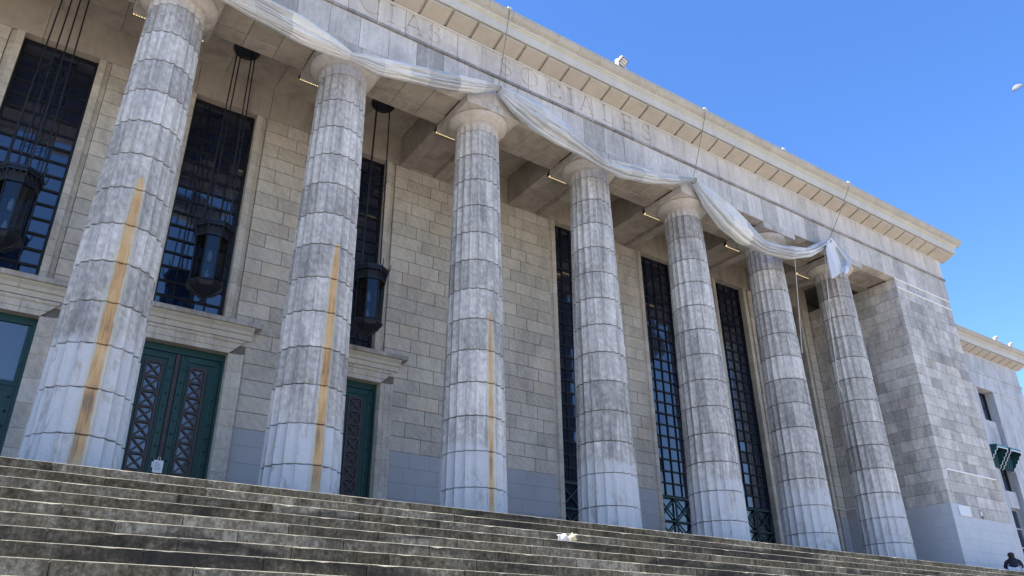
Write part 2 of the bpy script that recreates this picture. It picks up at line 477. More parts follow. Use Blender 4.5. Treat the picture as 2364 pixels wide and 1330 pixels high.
# black biofilm in drifting patches, mostly on the middle of the flight
bl = ramp(ns, [(0.49, 0.0), (0.60, 1.0)]); ls.new(tex_noise(ns, ls, scaled(ns, ls, vec, (0.33, 0.7, 1.1)), 1.0, 5, 0.6, 1.0), bl.inputs[0])
col = mix(ns, ls, math_(ns, ls, 'MULTIPLY', bl.outputs[0], 0.80), col, (0.016, 0.015, 0.017))
# small white splashes
vo = ns.new('ShaderNodeTexVoronoi'); vo.inputs['Scale'].default_value = 4.5; ls.new(scaled(ns, ls, vec, (1.0, 1.0, 0.7)), vo.inputs['Vector'])
sp = math_(ns, ls, 'LESS_THAN', vo.outputs['Distance'], math_(ns, ls, 'MULTIPLY', math_(ns, ls, 'SUBTRACT', tex_noise(ns, ls, vec, 2.0, 3), 0.5), 0.30))
col = mix(ns, ls, math_(ns, ls, 'MULTIPLY', sp, 0.8), col, (0.60, 0.58, 0.55))
ls.new(col, bs.inputs['Base Color'])
bs.inputs['Roughness'].default_value = 0.9; bs.inputs['Specular IOR Level'].default_value = 0.2
bp = ns.new('ShaderNodeBump'); bp.inputs['Strength'].default_value = 0.6; bp.inputs['Distance'].default_value = 0.015
ls.new(n2, bp.inputs['Height']); ls.new(bp.outputs[0], bs.inputs['Normal'])
M['stair'] = mt
M['nosing'] = stone('worn_nosing', (0.28, 0.25, 0.185), (0.50, 0.45, 0.335), tone_amt=0.2, vein=0.5, vscale=4.0)

def step_block(x0, x1, yn, zt, depth, first=False):
    """riser and tread of one block with a worn, chipped nosing"""
    mb = MB(); t = random.uniform(-1, 1)
    n = max(2, int((x1 - x0) / 0.11)); g = 0.007
    xs = [x0 + g + (x1 - x0 - 2 * g) * k / n for k in range(n + 1)]
    dy, dz = random.uniform(-0.004, 0.004), random.uniform(-0.003, 0.002)
    prof = []
    for k, x in enumerate(xs):
        ch = max(0, noise.noise(Vector((x * 3.1, yn * 5, 1.3)))) * 0.010 + max(0, noise.noise(Vector((x * 11, yn * 5, 4.3))) - 0.25) * 0.05
        r = 0.006 + ch * 0.75
        y = yn + dy; z = zt + dz
        prof.append([(x, y + 0.004, z - RISE - 0.03), (x, y, z - r), (x, y + r * 0.30, z - r * 0.30), (x, y + r, z), (x, y + depth, z)])
    v = [q for p_ in prof for q in p_]; f = []; mi = []; m_ = 5
    for k in range(n):
        for j in range(4):
            f.append((k * m_ + j, (k + 1) * m_ + j, (k + 1) * m_ + j + 1, k * m_ + j + 1))
            mi.append(0 if j == 0 else 1)
    f.append(tuple(range(m_))[::-1]); mi.append(0)
    f.append(tuple(range(n * m_, n * m_ + m_))); mi.append(0)
    mb.add(v, f, t); mb.mi = mi
    return mb

stairs_core = MB()
for n in range(NSTEP):
    stairs_core.box(-22, 34, Y_TOP + 0.03 - n * TREAD, Y_TOP + 0.03 - (n - 1) * TREAD if n else 3.0, ZG - 0.5, -n * RISE - 0.035, mi=0)
stairs = tag(stairs_core.build('stairs', M['mortar']), kind='structure')
pieces = []
for n in range(NSTEP):
    yn, zt = Y_TOP - n * TREAD, -n * RISE
    if n < 12:
        x = -0.39 - 1.36 * 4 + (0.68 if n % 2 else 0) + random.uniform(-0.12, 0.12) * (n > 0) - (0.2 * n if n > 8 else 0)
        xe = 33
    else:
        x, xe = -20, 33
    while x < xe:
        x1 = x + 1.36 + (random.uniform(-0.06, 0.06) if n else 0)
        if n >= 12: x1 = x + 2.72
        mb = step_block(x, x1, yn, zt, 0.46)
        pieces.append((seen(((x + x1) / 2, yn, zt - 0.1), 0.27), mb, stairs))
        x = x1
emit('step_block', pieces, [M['stair'], M['nosing']], stairs, 290)
fl = MB(); fl.box(-22, 34, Y_TOP + 0.44, 3.3, -0.03, -0.004)
tag(fl.build('portico_floor', M['stair']), kind='structure')

# ================================================================== MAIN BUILDING
bld = thing('stone_building', (12.0, 3.07, 0.0), 'large grey stone building with a portico, end pier and carved frieze behind the columns', 'building')
YW = 3.07
CH = 0.38
CENTRAL = [-5.7, -1.9, 1.9, 5.7]
FULL = [13.3, 17.1, 20.9, 24.27]
PXL, PXR, PYF = 25.74, 29.61, -0.77
ZTOPW = 10.64
HW = 0.78
JW = 1.05
DHW, DTOP, DSUR = 1.0, 3.95, 1.36

# ---- wall core behind the blocks (dark joints)
core = MB()
edges = []
spans = sorted([(c - JW - 0.01, c + JW + 0.01, 'c') for c in CENTRAL] + [(c - JW - 0.01, c + JW + 0.01, 'f') for c in FULL])
x = -20.0
for a, b, k in spans:
    core.box(x, a, YW + 0.02, YW + 0.9, 0.0, 11.55)
    if k == 'c': core.box(a, b, YW + 0.34, YW + 0.9, 4.3, 4.66)
    x = b
core.box(x, PXL, YW + 0.02, YW + 0.9, 0.0, 11.55)
core.box(-20, PXL + 0.4, YW + 0.6, YW + 1.0, 0.0, 13.0)       # dark rooms behind the glass
core.box(-20, PXR - 0.1, YW + 1.0, 16.0, 0.0, 13.1)
core.build('wall_core', M['mortar'], bld)

# ---- wall blocks
pieces = []
prev = []
for i in range(28):
    z0, z1 = i * CH, (i + 1) * CH
    blocked = [(c - JW, c + JW) for c in FULL]
    for c in CENTRAL:
        if z0 > 4.5: blocked.append((c - JW, c + JW))
        elif z0 < 4.1: blocked.append((c - DSUR, c + DSUR))
    blocked.sort()
    x = -6.9; ivs = []
    for a, b in blocked:
        if a > x: ivs.append((x, a))
        x = max(x, b)
    ivs.append((x, PXL))
    js = []
    for a, b in ivs:
        if b - a < 0.05: continue
        x = a
        first = True
        while x < b - 1e-6:
            best = None
            for tr in range(8):
                L = random.choice((0.57, 0.76, 0.76, 0.86, 0.95)) if not first else random.choice((0.40, 0.57, 0.76, 0.86, 0.95))
                e = x + L
                if b - e < 0.28: e = b
                if e == b or all(abs(e - q) > 0.14 for q in prev): best = e; break
                best = e
            first = False
            if best < b: js.append(best)
            painted = z0 < 2.2
            mb = MB()
            dy = random.uniform(-0.004, 0.004) * (0.3 if painted else 1)
            g = 0.0018 if painted else 0.0065
            mb.cham(x + g, best - g, YW + dy, YW + 0.07, z0 + g, z1 - g, 0.002 if painted else 0.007, random.uniform(-1, 1), 1 if painted else 0)
            pieces.append((seen(((x + best) / 2, YW, (z0 + z1) / 2), (best - x) * CH), mb, bld))
            x = best
    prev = js
emit('wall_block', pieces, [M['wall'], M['wallpaint']], bld, 300)

# ---- big slabs above the windows
x = -6.9; k = 0
while x < PXL:
    x1 = min(PXL, x + random.choice((1.15, 1.52, 1.9)))
    if PXL - x1 < 0.5: x1 = PXL
    mb = MB(); mb.cham(x + 0.004, x1 - 0.004, YW + random.uniform(-0.003, 0.003), YW + 0.4, ZTOPW + 0.005, 11.64, 0.006, random.uniform(-1, 1))
    mb.build('lintel_slab', M['lintel'], bld)
    x = x1

# ---- windows
jambs, panes, bars = [], [], []
YG = YW + 0.28
PANE_MESH = {}
def pane_mesh(w, h):
    k = (round(w, 3), round(h, 3))
    if k not in PANE_MESH:
        mb = MB(); mb.box(-w / 2, w / 2, -0.006, 0.006, -h / 2, h / 2)
        PANE_MESH[k] = mb.mesh('pane', M['window'])
    return PANE_MESH[k]
pane_objs = []
def window(c, zb, zt, rows, first_course):
    fr = MB()
    for s in (-1, 1):
        fr.box(c + s * (HW - 0.03) - 0.03, c + s * (HW - 0.03) + 0.03, YG - 0.07, YG + 0.05, zb, zt)
    fr.box(c - HW + 0.06, c + HW - 0.06, YG - 0.06, YG + 0.05, zt - 0.05, zt - 0.002)
    fr.box(c - HW + 0.06, c + HW - 0.06, YG - 0.06, YG + 0.05, zb + 0.002, zb + 0.05)
    w = fr.build('window', M['bar'], bld)
    x0, x1 = c - HW + 0.06, c + HW - 0.06
    z0, z1 = zb + 0.05, zt - 0.05
    pw, ph = (x1 - x0) / 4, (z1 - z0) / rows
    for r in range(rows):
        for k in range(4):
            pc = (x0 + (k + 0.5) * pw, YG, z0 + (r + 0.5) * ph)
            pane_objs.append((seen(pc, pw * ph), pc, pw - 0.004, ph - 0.004, w))
    for r in range(1, rows):
        b = MB(); z = z0 + r * ph
        b.box(x0, x1, YG - 0.055, YG + 0.012, z - 0.021, z + 0.021)
        bars.append((seen((c, YG, z), 0.3), b, w))
    for k in range(1, 4):
        b = MB(); xx = x0 + k * pw
        b.box(xx - 0.014, xx + 0.014, YG - 0.044, YG + 0.010, z0, z1)
        bars.append((seen((xx, YG, 8), 0.3), b, w))
    for i in range(first_course, 28):
        a, b_ = i * CH, (i + 1) * CH
        for s in (-1, 1):
            mb = MB()
            pr = [(HW, YG + 0.1), (HW, YW), (HW + 0.15, YW), (HW + 0.17, YW + 0.035), (HW + 0.215, YW + 0.065), (JW - 0.004, YW + 0.065), (JW - 0.004, YG + 0.1)]
            pr = [(c + s * q, y) for q, y in pr]
            if s < 0: pr = pr[::-1]
            mb.prism_z(pr[::-1], a + 0.004, b_ - 0.004, random.uniform(-0.8, 0.8), 1 if b_ < 2.3 and False else 0)
            jambs.append((seen((c + s * 0.9, YW, (a + b_) / 2), 0.2 * CH * (1.6 if s > 0 else 1)), mb, w))
    return w

def bars_between(p, q, t, y0, y1):
    """flat bar in the xz plane"""
    a = Vector((p[0], 0, p[1])); b = Vector((q[0], 0, q[1]))
    d = (b - a).normalized(); n_ = Vector((-d.z, 0, d.x)) * t / 2
    return [(a + n_).xz if False else ((a + n_).x, (a + n_).z), ((b + n_).x, (b + n_).z), ((b - n_).x, (b - n_).z), ((a - n_).x, (a - n_).z)]

for c in CENTRAL[1:]:
    window(c, 4.70, ZTOPW, 16, 12)
for c in FULL:
    w = window(c, 2.20, ZTOPW, 22, 0)
    # green lattice panel with crosses under the glazing
    lat = MB()
    x0, x1, z0, z1 = c - HW + 0.02, c + HW - 0.02, 0.02, 2.18
    k = 0
    def bar(p, q, t, off):
        lat.prism_y(bars_between(p, q, t, 0, 0), YG - 0.07 + off, YG - 0.03 + off)
    nx, nz = 2, 3
    sx, sz = (x1 - x0) / nx, (z1 - z0) / nz
    for a in range(nx + 1): bar((x0 + a * sx, z0), (x0 + a * sx, z1), 0.055, 0.0)
    for b in range(nz + 1): bar((x0, z0 + b * sz), (x1, z0 + b * sz), 0.055, 0.003)
    for a in range(nx):
        for b in range(nz):
            bar((x0 + a * sx, z0 + b * sz), (x0 + (a + 1) * sx, z0 + (b + 1) * sz), 0.03, 0.006)
            bar((x0 + a * sx, z0 + (b + 1) * sz), (x0 + (a + 1) * sx, z0 + b * sz), 0.03, 0.009)
    for a in range(nx + 1):
        for b in range(1, nz): lat.prism_y([(x0 + a * sx + 0.06 * math.cos(t * 0.785), z0 + b * sz + 0.06 * math.sin(t * 0.785)) for t in range(8)], YG - 0.085, YG - 0.02)
    lat.build('lattice_panel', M['green'], w)
    gp = MB(); gp.box(c - HW, c + HW, YG + 0.02, YG + 0.03, 0.0, 2.2); gp.build('lattice_glass', M['window'], w)
emit('jamb_block', jambs, [M['wall'], M['wallpaint']], bld, 300)
emit('glazing_bar', bars, M['bar'], bld, 300)
pane_objs.sort(key=lambda q: -q[0])
rest = MB()
for k, (s, pc, pw, ph, w) in enumerate(pane_objs):
    rx, rz = random.gauss(0, 0.012), random.gauss(0, 0.012)
    if k < 300:
        o = link('pane', pane_mesh(pw, ph), w)
        o.location = pc; o.rotation_euler = (rx, 0, rz)
    else:
        rest.box(pc[0] - pw / 2, pc[0] + pw / 2, YG - 0.006, YG + 0.006, pc[2] - ph / 2, pc[2] + ph / 2)
tag(rest.build('pane', M['window'], bld), kind='stuff')

# ---- door surrounds, cornices and doors
def mitre(mb, c, prof, hw, zt, tone):
    """moulded frame round a door: prof = (distance outwards, y) polyline"""
    n_ = len(prof)
    rings = []
    for pth in ((-1, 0.0), (-1, 1.0), (1, 1.0), (1, 0.0)):
        s, up = pth
        rings.append([(c + s * (hw + d), y, (zt + d) if up else 0.0) for d, y in prof])
    v = [q for r_ in rings for q in r_]; f = []
    for a in range(3):
        for j in range(n_ - 1):
            f.append((a * n_ + j, a * n_ + j + 1, (a + 1) * n_ + j + 1, (a + 1) * n_ + j))
    mb.add(v, f, tone)
for c in CENTRAL[1:]:
    # jambs of separate stones, then the head stones
    prof = [(0.0, YW + 0.30), (0.0, YW - 0.03), (0.11, YW - 0.03), (0.12, YW - 0.05), (0.25, YW - 0.05), (0.265, YW - 0.075), (0.29, YW - 0.09), (0.33, YW - 0.09), (0.345, YW - 0.06), (0.355, YW + 0.05)]
    for s in (-1, 1):
        z = 0.0
        while z < DTOP - 0.01:
            z1 = min(DTOP, z + random.choice((0.38, 0.38, 0.5)))
            if DTOP - z1 < 0.2: z1 = DTOP
            pr = [(c + s * (DHW + d), y) for d, y in prof]
            if s > 0: pr = pr[::-1]
            mb = MB(); mb.prism_z(pr, z + 0.003, z1 - 0.003, random.uniform(-0.7, 0.9))
            mb.build('surround_stone', M['wall'], bld)
            z = z1
    xs = [-1.0, -0.62, -0.2, 0.22, 0.62, 1.0]
    for a, b in zip(xs[:-1], xs[1:]):
        la, lb = (0.355 if a == -1.0 else 0.0), (0.355 if b == 1.0 else 0.0)
        n_ = len(prof)
        v = []; t = random.uniform(-0.7, 0.9)
        for xx, e in ((a, -la), (b, lb)):
            for d, y in prof:
                k = d / 0.355 * e
                v.append((c + xx * DHW + k + (0.003 if xx == a else -0.003), y, DTOP + d))
        f = [(j, j + 1, n_ + j + 1, n_ + j) for j in range(n_ - 1)] + [tuple(range(n_))[::-1], tuple(range(n_, 2 * n_))]
        mb = MB(); mb.add(v, f, t); mb.build('surround_stone', M['wall'], bld)
    # cornice over the door: ogee, then a thin weathered slab
    for a, b in ((-1.46, -0.5), (-0.5, 0.5), (0.5, 1.46)):
        mb = MB()
        pr = [(YW + 0.05, 4.31), (YW - 0.07, 4.31), (YW - 0.09, 4.37), (YW - 0.10, 4.42), (YW - 0.14, 4.43), (YW - 0.17, 4.50), (YW - 0.23, 4.55), (YW - 0.25, 4.58), (YW + 0.05, 4.58)]
        mb.prism_x(pr, c + a + 0.003, c + b - 0.003, random.uniform(-0.3, 0.6)); mb.build('door_cornice', M['cornice'], bld)
    for a, b in ((-1.62, 0.1), (0.1, 1.62)):
        mb = MB(); mb.cham(c + a + 0.002, c + b - 0.002, YW - 0.30, YW + 0.35, 4.583, 4.70, 0.012, random.uniform(-1, -0.3)); mb.build('door_cornice_slab', M['pier'], bld)
    # the door itself
    fr = MB()
    yd = YW + 0.24
    fr.box(c - DHW, c + DHW, yd + 0.02, yd + 0.10, 0.0, DTOP)
    fr.box(c - DHW, c + DHW, yd - 0.05, yd + 0.02, DTOP - 0.16, DTOP - 0.002)
    for s in (-1, 1): fr.box(c + s * 0.97 - 0.03, c + s * 0.97 + 0.03, yd - 0.05, yd + 0.02, 0, DTOP - 0.16)
    door = fr.build('door', M['green'], bld)
    glazed = c == CENTRAL[1]
    for s in (-1, 1):
        xa, xb = (c + 0.055, c + 0.935) if s > 0 else (c - 0.935, c - 0.055)
        lx0, lx1 = c + s * 0.46 - 0.19, c + s * 0.46 + 0.19
        lz0, lz1 = 0.16, 3.52
        leaf = MB()
        if glazed and s > 0:
            leaf.box(xa, xb, yd - 0.03, yd + 0.018, 0.0, 2.50)
            leaf.box(xa, xb, yd - 0.05, yd + 0.018, 2.50, 2.60)
            for q in (xa, xb - 0.07): leaf.box(q, q + 0.07, yd - 0.04, yd + 0.018, 2.60, DTOP - 0.17)
            leaf.build('door_leaf', M['green'], door)
            g = MB(); g.box(xa + 0.07, xb - 0.07, yd - 0.012, yd - 0.002, 2.60, DTOP - 0.17); g.build('door_glass', M['doorglass'], door)
        else:
            # stiles and rails round the opening, with a stepped panel
            leaf.box(xa, lx0 - 0.0, yd - 0.02, yd + 0.018, 0, DTOP - 0.17)
            leaf.box(lx1, xb, yd - 0.02, yd + 0.018, 0, DTOP - 0.17)
            leaf.box(lx0, lx1, yd - 0.02, yd + 0.018, lz1, DTOP - 0.17)
            leaf.box(lx0, lx1, yd - 0.02, yd + 0.018, 0, lz0)
            for (p0, p1, q0, q1) in ((xa + 0.01, xa + 0.15, 0.02, DTOP - 0.19), (xb - 0.15, xb - 0.01, 0.02, DTOP - 0.19)):
                leaf.cham(p0, p1, yd - 0.045, yd - 0.01, q0, q1, 0.008)
            leaf.cham(xa + 0.15, xb - 0.15, yd - 0.045, yd - 0.01, lz1 + 0.11, DTOP - 0.19, 0.008)
            for q in (lx0 - 0.055, lx1 + 0.015): leaf.cham(q, q + 0.04, yd - 0.038, yd - 0.01, lz0 - 0.05, lz1 + 0.05, 0.006)
            leaf.build('door_leaf', M['green'], door)
            g = MB(); g.box(lx0, lx1, yd + 0.004, yd + 0.014, lz0, lz1); g.build('door_glass', M['doorglass'], door)
            lat = MB(); k = 10; h = (lz1 - lz0) / k
            def bar(p, q, t, off): lat.prism_y(bars_between(p, q, t, 0, 0), yd - 0.055 + off, yd - 0.005 + off)
            for q in (lx0 + 0.02, lx1 - 0.02): bar((q, lz0), (q, lz1), 0.05, 0)
            for j in range(k + 1): bar((lx0, lz0 + j * h), (lx1, lz0 + j * h), 0.05, 0.003)
            for j in range(k):
                bar((lx0 + 0.02, lz0 + j * h), (lx1 - 0.02, lz0 + (j + 1) * h), 0.036, 0.006)
                bar((lx0 + 0.02, lz0 + (j + 1) * h), (lx1 - 0.02, lz0 + j * h), 0.036, 0.009)
            lat.build('door_lattice', M['bronze'], door)
        st = MB()
        z = 0.25
        while z < 3.75:
            for q in (xa + 0.08, xb - 0.08):
                if glazed and s > 0 and z > 2.4: continue
                st.lathe([(0.030, 0.0), (0.026, 0.014), (0.012, 0.026), (0.002, 0.030)], 8)
                for vi in range(len(st.v) - 32, len(st.v)):
                    vx, vy, vz = st.v[vi]; st.v[vi] = (q + vx, yd - 0.044 - vz, z + vy)
            z += 0.29
        st.build('door_studs', M['green'], door)
    ms = MB(); ms.cham(c - 0.045, c + 0.045, yd - 0.06, yd + 0.018, 0.0, DTOP - 0.17, 0.01); ms.build('meeting_stile', M['bronze'], door)

# ---- portico ceiling, beams, architrave soffit
def slab_grid(name, x0, x1, y0, y1, zb, zt, nx, ny, mat):
    for a in range(nx):
        for b in range(ny):
            mb = MB()
            mb.cham(x0 + (x1 - x0) * a / nx + 0.004, x0 + (x1 - x0) * (a + 1) / nx - 0.004, y0 + (y1 - y0) * b / ny + 0.004, y0 + (y1 - y0) * (b + 1) / ny - 0.004, zb + random.uniform(-0.003, 0.003), zt, 0.006, random.uniform(-1, 1))
            mb.build(name, mat, bld)
AYF = -0.796
ZA, ZT, ZF, ZC = 10.59, 11.50, 11.58, 12.38
BY = 0.74
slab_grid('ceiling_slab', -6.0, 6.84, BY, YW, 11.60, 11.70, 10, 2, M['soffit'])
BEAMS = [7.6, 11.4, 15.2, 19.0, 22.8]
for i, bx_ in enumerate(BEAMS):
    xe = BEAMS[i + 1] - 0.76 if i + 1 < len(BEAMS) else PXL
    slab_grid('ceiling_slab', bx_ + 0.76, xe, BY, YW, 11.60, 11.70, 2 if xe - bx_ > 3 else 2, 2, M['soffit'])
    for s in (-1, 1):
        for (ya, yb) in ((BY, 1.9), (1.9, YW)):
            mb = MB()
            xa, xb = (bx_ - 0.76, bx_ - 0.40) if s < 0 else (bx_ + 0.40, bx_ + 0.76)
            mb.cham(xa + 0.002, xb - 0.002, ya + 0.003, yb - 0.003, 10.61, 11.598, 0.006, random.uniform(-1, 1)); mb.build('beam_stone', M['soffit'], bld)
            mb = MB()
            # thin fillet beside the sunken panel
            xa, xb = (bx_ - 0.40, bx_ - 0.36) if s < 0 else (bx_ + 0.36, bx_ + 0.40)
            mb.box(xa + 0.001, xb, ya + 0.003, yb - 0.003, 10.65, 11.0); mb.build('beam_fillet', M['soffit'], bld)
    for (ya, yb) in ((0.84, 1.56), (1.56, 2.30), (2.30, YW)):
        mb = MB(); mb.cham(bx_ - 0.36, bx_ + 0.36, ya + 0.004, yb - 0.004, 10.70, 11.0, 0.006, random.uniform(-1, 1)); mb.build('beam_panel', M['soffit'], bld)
for i in range(-1, 7):
    x0 = 3.8 * i + 0.8
    x1 = 3.8 * (i + 1) - 0.8 if i < 6 else PXL
    n_ = 3
    for a in range(n_):
        xa, xb = x0 + (x1 - x0) * a / n_, x0 + (x1 - x0) * (a + 1) / n_
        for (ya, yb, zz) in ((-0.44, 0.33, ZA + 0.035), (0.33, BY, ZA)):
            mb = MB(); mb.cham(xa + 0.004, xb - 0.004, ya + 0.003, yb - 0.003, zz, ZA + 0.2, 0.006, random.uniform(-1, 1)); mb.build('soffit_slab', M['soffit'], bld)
ec = MB()
ec.box(-20, PXR - 0.02, AYF + 0.05, BY - 0.02, ZA + 0.12, ZC + 0.3)
ec.box(-20, PXR - 0.02, BY - 0.02, YW + 0.8, 11.69, 13.1)
ec.box(-20, -4.6, AYF + 0.01, BY, ZA, ZC)
ec.build('entablature_core', M['mortar'], bld)
inner = MB(); inner.box(-20, PXL, BY - 0.02, BY, ZA + 0.01, 11.598); inner.build('architrave_back', M['soffit'], bld)

# ---- architrave, taenia, frieze, cornice in 0.76 m blocks
def grid(x0, x1, step=0.76, off=0.0):
    k = math.ceil((x0 - off) / step - 1e-6)
    xs = [x0]
    while off + k * step < x1 - 0.2:
        if off + k * step > x0 + 0.2: xs.append(off + k * step)
        k += 1
    xs.append(x1)
    return list(zip(xs[:-1], xs[1:]))
XL = -4.56
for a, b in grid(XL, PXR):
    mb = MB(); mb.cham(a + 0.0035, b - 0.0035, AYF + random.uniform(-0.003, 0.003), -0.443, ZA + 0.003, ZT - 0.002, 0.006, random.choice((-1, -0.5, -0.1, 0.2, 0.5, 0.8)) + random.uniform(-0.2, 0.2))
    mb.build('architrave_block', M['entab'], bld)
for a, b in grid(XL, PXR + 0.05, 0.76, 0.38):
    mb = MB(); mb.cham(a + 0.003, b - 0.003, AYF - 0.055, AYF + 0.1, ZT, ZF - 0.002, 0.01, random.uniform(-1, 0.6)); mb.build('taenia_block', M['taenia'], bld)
frieze_objs = []
for a, b in grid(XL, PXR, 0.755, 6.47 - 0.755 * 14):
    mb = MB(); mb.cham(a + 0.0055, b - 0.0055, AYF + random.uniform(-0.0015, 0.0015), AYF + 0.12, ZF, ZC - 0.003, 0.005, random.uniform(-1, 1))
    frieze_objs.append((a, b, mb.build('frieze_block', M['frieze'], bld)))

# carved letters: C I A S   S O C I A L E S
def stroke(pts, hws):
    """(x,z) centre line with half widths -> closed outline prism pieces in the cutter"""
    L = []; Rr = []
    n_ = len(pts)
    for i in range(n_):
        p0 = Vector(pts[max(0, i - 1)]); p1 = Vector(pts[min(n_ - 1, i + 1)])
        t = (p1 - p0).normalized(); nn = Vector((-t.y, t.x))
        L.append(Vector(pts[i]) + nn * hws[i]); Rr.append(Vector(pts[i]) - nn * hws[i])
    return L + Rr[::-1], n_
def letter(ch):
    S = []
    T, t = 0.052, 0.026
    bar = lambda a, b, w: S.append(stroke([a, b], [w, w]))
    if ch == 'I':
        bar((0, 0.0), (0, 1.0), T); bar((-0.15, 0.02), (0.15, 0.02), 0.02); bar((-0.15, 0.98), (0.15, 0.98), 0.02)
    elif ch == 'L':
        bar((-0.2, 0.0), (-0.2, 1.0), T); bar((-0.34, 0.98), (-0.06, 0.98), 0.02); bar((-0.34, 0.022), (0.3, 0.022), 0.022); bar((0.28, 0.0), (0.31, 0.17), 0.02)
    elif ch == 'E':
        bar((-0.2, 0.0), (-0.2, 1.0), T)
        bar((-0.34, 0.978), (0.27, 0.978), 0.022); bar((-0.34, 0.022), (0.3, 0.022), 0.022); bar((-0.2, 0.52), (0.18, 0.52), 0.02)
        bar((0.26, 0.86), (0.26, 1.0), 0.018); bar((0.29, 0.0), (0.31, 0.15), 0.018); bar((0.18, 0.45), (0.18, 0.59), 0.016)
    elif ch == 'A':
        bar((-0.36, 0.0), (0.0, 1.0), t); bar((0.36, 0.0), (0.0, 1.0), T); bar((-0.24, 0.33), (0.24, 0.33), 0.02)
        bar((-0.48, 0.02), (-0.24, 0.02), 0.018); bar((0.22, 0.02), (0.5, 0.02), 0.018)
    elif ch in 'OC':
        a0, a1 = (0, 360) if ch == 'O' else (42, 318)
        k = 40
        pts = []; hw = []
        for i in range(k + 1):
            a = R(a0 + (a1 - a0) * i / k)
            pts.append((0.46 * math.cos(a), 0.5 + 0.48 * math.sin(a))); hw.append(t + 0.034 * abs(math.cos(a)))
        S.append(('ring', pts, hw) if ch == 'O' else stroke(pts, hw))
        if ch == 'C':
            bar((0.35, 0.72), (0.35, 0.93), 0.018); bar((0.35, 0.07), (0.35, 0.27), 0.018)
    elif ch == 'S':
        pts = []; hw = []
        for i in range(21):
            a = R(35 + 235 * i / 20); pts.append((0.235 * math.cos(a), 0.745 + 0.235 * math.sin(a)))
        for i in range(1, 21):
            a = R(90 - 235 * i / 20); pts.append((0.27 * math.cos(a), 0.265 + 0.245 * math.sin(a)))
        n_ = len(pts)
        hw = [t + 0.032 * math.exp(-((i - n_ / 2) / 8.0) ** 2) for i in range(n_)]
        S.append(stroke(pts, hw))
        bar((0.2, 0.76), (0.2, 0.95), 0.017); bar((-0.24, 0.06), (-0.24, 0.26), 0.017)
    return S
TEXT = [('C', 4.01), ('I', 4.56), ('A', 5.17), ('S', 5.78), ('S', 7.98), ('O', 8.74), ('C', 9.63), ('I', 10.18), ('A', 10.78), ('L', 11.58), ('E', 12.34), ('S', 13.13)]
LH, LZ = 0.585, 11.755
cutters = []
for ch, xc in TEXT:
    mb = MB()
    y0, y1 = AYF - 0.05, AYF + 0.020
    for s in letter(ch):
        if s[0] == 'ring':
            pts, hw = s[1][:-1], s[2][:-1]; n_ = len(pts); v = []; f = []
            for y in (y0, y1):
                for sg in (-1, 1):
                    for i in range(n_):
                        d = (Vector(pts[i]) - Vector((0, 0.5))).normalized() * hw[i] * sg
                        v.append((xc + (pts[i][0] + d.x) * LH, y, LZ + (pts[i][1] + d.y) * LH))
            for i in range(n_):
                j = (i + 1) % n_
                f += [(i, j, n_ + j, n_ + i), (2 * n_ + j, 2 * n_ + i, 3 * n_ + i, 3 * n_ + j), (j, i, 2 * n_ + i, 2 * n_ + j), (n_ + i, n_ + j, 3 * n_ + j, 3 * n_ + i)]
            mb.add(v, f)
        else:
            o, n_ = s
            v = [(xc + q.x * LH, y, LZ + q.y * LH) for y in (y0, y1) for q in o]; N = 2 * n_; f = []
            for i in range(N):
                j = (i + 1) % N
                f.append((i, N + i, N + j, j))
            for i in range(n_ - 1):
                f.append((i, i + 1, N - 2 - i, N - 1 - i)); f.append((N + i + 1, N + i, 2 * N - 1 - i, 2 * N - 2 - i))
            mb.add(v, f)
    me = mb.mesh('cut', M['frieze'])
    b_ = bmesh.new(); b_.from_mesh(me); bmesh.ops.recalc_face_normals(b_, faces=b_.faces); b_.to_mesh(me); b_.free()
    co = bpy.data.objects.new('cut', me); COL.objects.link(co)
    cutters.append((xc - 0.32, xc + 0.32, co))
todo = []
for a, b, o in frieze_objs:
    for ca, cb, co in cutters:
        if ca < b and cb > a:
            md = o.modifiers.new('cut', 'BOOLEAN'); md.operation = 'DIFFERENCE'; md.object = co; md.solver = 'EXACT'; md.use_self = True
            if o not in todo: todo.append(o)
bpy.context.view_layer.update()
dg = bpy.context.evaluated_depsgraph_get()
new = [(o, bpy.data.meshes.new_from_object(o.evaluated_get(dg))) for o in todo]
for o, me in new:
    t = o.data.attributes['tone'].data[0].value
    o.modifiers.clear(); o.data = me
    if 'tone' not in me.attributes: me.attributes.new('tone', 'FLOAT', 'FACE')
    me.attributes['tone'].data.foreach_set('value', [t] * len(me.polygons))
for ca, cb, co in cutters: bpy.data.objects.remove(co)

